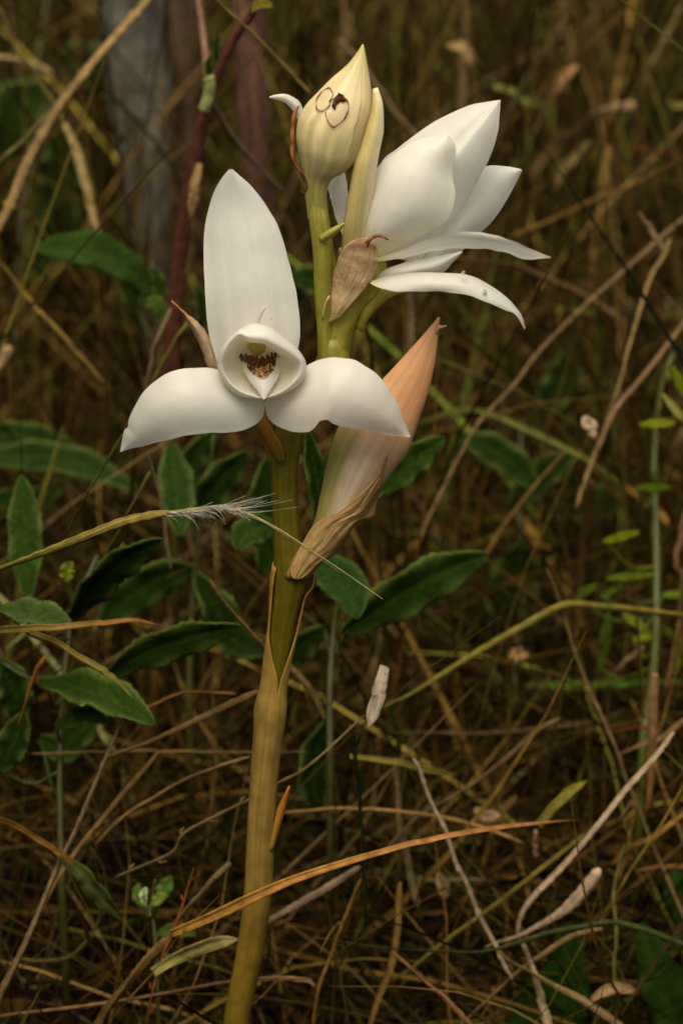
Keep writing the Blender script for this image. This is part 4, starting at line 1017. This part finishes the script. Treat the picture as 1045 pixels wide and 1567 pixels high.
straw('short pale straw behind the hooked straw', [(948, 1255), (960, 1236), (972, 1222)], (11, 9), [.09, .09], PALE)
straw('tan straw sloping up from the hooked straw to the right', [(945, 1155), (975, 1142), (1010, 1130), (1050, 1100)], (10, 9), [.1, .1], (.28, .2, .12))
straw('curled pale husk lying at the bottom right', [(905, 1530), (925, 1518), (950, 1512), (975, 1517)], (8, 17, 16, 9), [.03, .03], (.38, .28, .18), kind='blade', name='dry_husk', cat='husk', group='dry husks')
straw('small pale husk above the arching tan straw', [(726, 1238), (738, 1246), (752, 1250), (766, 1248)], (8, 18, 17, 8), [.08, .08], (.42, .32, .22), kind='blade', name='dry_husk', cat='husk', group='dry husks')
straw('oval pale husk under the orange blade', [(672, 1335), (675, 1350), (679, 1362), (682, 1375)], (8, 17, 16, 8), [.07, .07], (.42, .34, .22), kind='blade', name='dry_husk', cat='husk', group='dry husks')
straw('pale stub hanging from the orange blade at right', [(820, 1270), (818, 1290), (820, 1312)], (12, 14), [.06, .06], (.36, .27, .2))
straw('pale bent straw at the bottom edge left of the middle', [(395, 1500), (440, 1498), (470, 1502), (482, 1510)], (8, 12), [.02, .02], (.44, .30, .2))

# ------------------------------------------------------------------ the mass of dead grass behind and around
def ribbons(name, roots, az, tilt, length, width, bend, cols, seg=6, jitter=.0, kind_label=None, cat='grass', minz=.002, vsec=False):
    """many tapered, bending ribbons as one mesh; tilt from vertical, az = heading of the lean"""
    n = len(roots)
    t = np.linspace(0, 1, seg + 1)
    hd = np.stack([np.cos(az), np.sin(az), np.zeros(n)], 1)
    sd_ = np.stack([-np.sin(az), np.cos(az), np.zeros(n)], 1)
    P0 = roots.copy(); pts = [P0]; ang = tilt.copy()
    for k in range(seg):
        ang = tilt + bend * (t[k] + .5 / seg)
        step = (length / seg)[:, None]
        side = rng.normal(0, jitter, n)[:, None] * sd_
        d = hd * np.sin(ang)[:, None] + np.array([0, 0, 1.0]) * np.cos(ang)[:, None] + side
        P0 = P0 + d * step
        P0[:, 2] = np.maximum(P0[:, 2], minz + .0)
        pts.append(P0)
    pts = np.stack(pts, 1)                                   # n, seg+1, 3
    T = np.gradient(pts, axis=1); T /= np.linalg.norm(T, axis=2, keepdims=True) + 1e-9
    rnd = rng.normal(0, 1, (n, 1, 3)); S = np.cross(T, rnd); S /= np.linalg.norm(S, axis=2, keepdims=True) + 1e-9
    prof = (1 - .85 * t ** 3)[None, :, None] * (width / 2)[:, None, None]
    A, B = pts - S * prof, pts + S * prof
    V = np.stack([A, B], 2).reshape(-1, 3)
    A[:, :, 2] = np.maximum(A[:, :, 2], .0005)
    base = (np.arange(n) * (seg + 1) * 2)[:, None] + (np.arange(seg) * 2)[None, :]
    F = np.stack([base, base + 1, base + 3, base + 2], 2).reshape(-1, 4)
    me = bpy.data.meshes.new(name)
    me.vertices.add(len(V)); me.vertices.foreach_set('co', V.astype(np.float32).ravel())
    me.loops.add(F.size); me.loops.foreach_set('vertex_index', F.astype(np.int32).ravel())
    me.polygons.add(len(F)); me.polygons.foreach_set('loop_start', np.arange(0, F.size, 4, dtype=np.int32))
    me.polygons.foreach_set('loop_total', np.full(len(F), 4, np.int32))
    a = me.color_attributes.new('Col', 'FLOAT_COLOR', 'POINT')
    c = np.ones((len(V), 4), np.float32); c[:, :3] = np.repeat(cols, (seg + 1) * 2, axis=0)
    a.data.foreach_set('color', c.ravel())
    me.polygons.foreach_set('use_smooth', np.ones(len(F), bool))
    me.materials.append(M_TANGLE); me.update(calc_edges=True)
    o = bpy.data.objects.new(name, me); COL.objects.link(o)
    tag(o, kind_label, cat, kind='stuff')
    return o

def in_view_pts(p, pad=30):
    """photo pixel of world points"""
    d = (p - CAM) @ CR
    z = -d[:, 2]
    return 522.5 + d[:, 0] / z / K, 783.5 - d[:, 1] / z / K, z

def scatter(n, y0, y1, spread=.13, ypow=1.0):
    """ground points in a widening strip behind the plant"""
    y = y0 + (y1 - y0) * rng.random(n) ** ypow
    x = (rng.random(n) * 2 - 1) * (spread + .26 * (y + .52))
    return np.stack([x, y, np.full(n, .0)], 1)

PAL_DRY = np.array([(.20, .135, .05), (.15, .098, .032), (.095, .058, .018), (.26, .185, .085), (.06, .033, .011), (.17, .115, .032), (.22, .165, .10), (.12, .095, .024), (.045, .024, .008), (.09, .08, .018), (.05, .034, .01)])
PAL_GRN = np.array([(.075, .092, .016), (.105, .115, .022), (.04, .06, .010), (.14, .13, .028), (.028, .046, .009)])
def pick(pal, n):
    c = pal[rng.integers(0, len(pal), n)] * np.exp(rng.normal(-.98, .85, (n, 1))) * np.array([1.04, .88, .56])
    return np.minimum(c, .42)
U = rng.uniform

def clear_stems(r):
    px, py, z = in_view_pts(r + np.array([0, 0, .12]))
    bad = (r[:, 1] < .47) & (((px > 120) & (px < 300)) | ((px > 350) & (px < 430))) & (py < 560) & (rng.random(len(r)) < .85)
    return r[~bad]

# fallen straw thatch over the soil
n = 20000
r = scatter(n, -.02, 1.75, ypow=.8); r[:, 2] = U(.003, .045, n) * np.clip((r[:, 1] + .02) / .15, .25, 1.6)
ribbons('straw_thatch', r, U(0, 6.283, n), U(1.25, 1.75, n), U(.05, .20, n), U(.0005, .0015, n) * np.exp(rng.normal(0, .4, n)), U(-.5, .5, n), pick(PAL_DRY, n) * .6, jitter=.10, kind_label='thatch of fallen tan and brown straw over the soil')  # palette darkened: rotting straw, plus shade of the gaps put into its colour
n = 6500
r = scatter(n, .0, .34, spread=.05, ypow=.9); r[:, 2] = U(.0, .05, n) * np.clip(.35 + r[:, 1] * 4, .35, 1.5)
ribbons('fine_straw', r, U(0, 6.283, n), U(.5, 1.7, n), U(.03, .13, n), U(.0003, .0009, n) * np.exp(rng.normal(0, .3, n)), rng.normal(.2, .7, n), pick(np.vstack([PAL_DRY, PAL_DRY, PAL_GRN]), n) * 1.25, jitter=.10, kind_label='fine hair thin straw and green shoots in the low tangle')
# leaning dry stems that fill the height behind
n = 21000
r = scatter(n, .10, 1.75, ypow=.75); r = clear_stems(r); n = len(r)
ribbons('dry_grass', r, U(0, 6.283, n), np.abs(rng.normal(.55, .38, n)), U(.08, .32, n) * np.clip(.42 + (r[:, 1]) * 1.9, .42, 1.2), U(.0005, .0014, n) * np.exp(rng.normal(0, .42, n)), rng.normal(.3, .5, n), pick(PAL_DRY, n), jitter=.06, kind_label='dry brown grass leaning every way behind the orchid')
# curled dead leaves, short and broad
n = 2200
r = scatter(n, .05, 1.5, ypow=.8); r[:, 2] = U(.01, .10, n) * np.clip(.3 + r[:, 1] * 1.4, .3, 1.4)
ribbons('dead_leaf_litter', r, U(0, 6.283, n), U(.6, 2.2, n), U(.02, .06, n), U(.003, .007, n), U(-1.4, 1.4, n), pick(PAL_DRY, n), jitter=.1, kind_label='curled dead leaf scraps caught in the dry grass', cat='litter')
# green grass, in patches: left, far left and top right
n = 14000
r = scatter(n, .14, 1.75, ypow=.7)
px, py, z = in_view_pts(r + np.array([0, 0, .10]))
keep = rng.random(n) < np.where((px < 330) & (py < 420), .95, np.where((px > 560) & (py < 330), .6, np.where(px > 720, .60, .20)))
r = clear_stems(r[keep]); n = len(r)
ribbons('green_grass', r, U(0, 6.283, n), np.abs(rng.normal(.35, .3, n)), U(.10, .30, n) * np.clip(.4 + r[:, 1] * 1.5, .4, 1.1), U(.0009, .0028, n), rng.normal(.4, .5, n), pick(PAL_GRN, n) * 2.0, jitter=.05, kind_label='green and olive grass growing through the dry grass')
# meadow on both sides, and lower grass in front of the plant, added out of view to shade the low stem
n = 26000
y = U(-.60, .45, n); x = U(-.55, .55, n)
az, ti, ln, be = U(0, 6.283, n), np.abs(rng.normal(.22, .2, n)), U(.16, .38, n), rng.normal(.15, .3, n)
r = np.stack([x, y, np.zeros(n)], 1)
ok = np.ones(n, bool)
for k in np.linspace(0, 1, 9):
    a2 = ti + be * k * .5
    p = r + np.stack([np.cos(az) * np.sin(a2), np.sin(az) * np.sin(a2), np.cos(a2)], 1) * (ln * k)[:, None]
    px, py, z = in_view_pts(p)
    fr = p[:, 1] < .10
    ok &= ~(fr & (z > .0) & (px > -130) & (px < 1175) & (py > -130) & (py < 1720))
    ok &= np.linalg.norm(p - CAM, axis=1) > .07
ok &= ~((y > .06) & (np.abs(x) < .13 + .26 * (y + .52)))
r, az, ti, ln, be = r[ok], az[ok], ti[ok], ln[ok], be[ok]; n = len(r)
ribbons('meadow_shade_grass', r, az, ti, ln, U(.001, .003, n), be, pick(np.vstack([PAL_DRY, PAL_GRN]), n), jitter=.0, kind_label='mixed dry and green meadow grass added unseen around the orchid for shade')
n = 12000
a_ = U(0, 6.283, n); q_ = 1.2 + 9 * rng.random(n) ** 1.6
r = np.stack([np.cos(a_) * q_, .6 + np.sin(a_) * q_, np.zeros(n)], 1)
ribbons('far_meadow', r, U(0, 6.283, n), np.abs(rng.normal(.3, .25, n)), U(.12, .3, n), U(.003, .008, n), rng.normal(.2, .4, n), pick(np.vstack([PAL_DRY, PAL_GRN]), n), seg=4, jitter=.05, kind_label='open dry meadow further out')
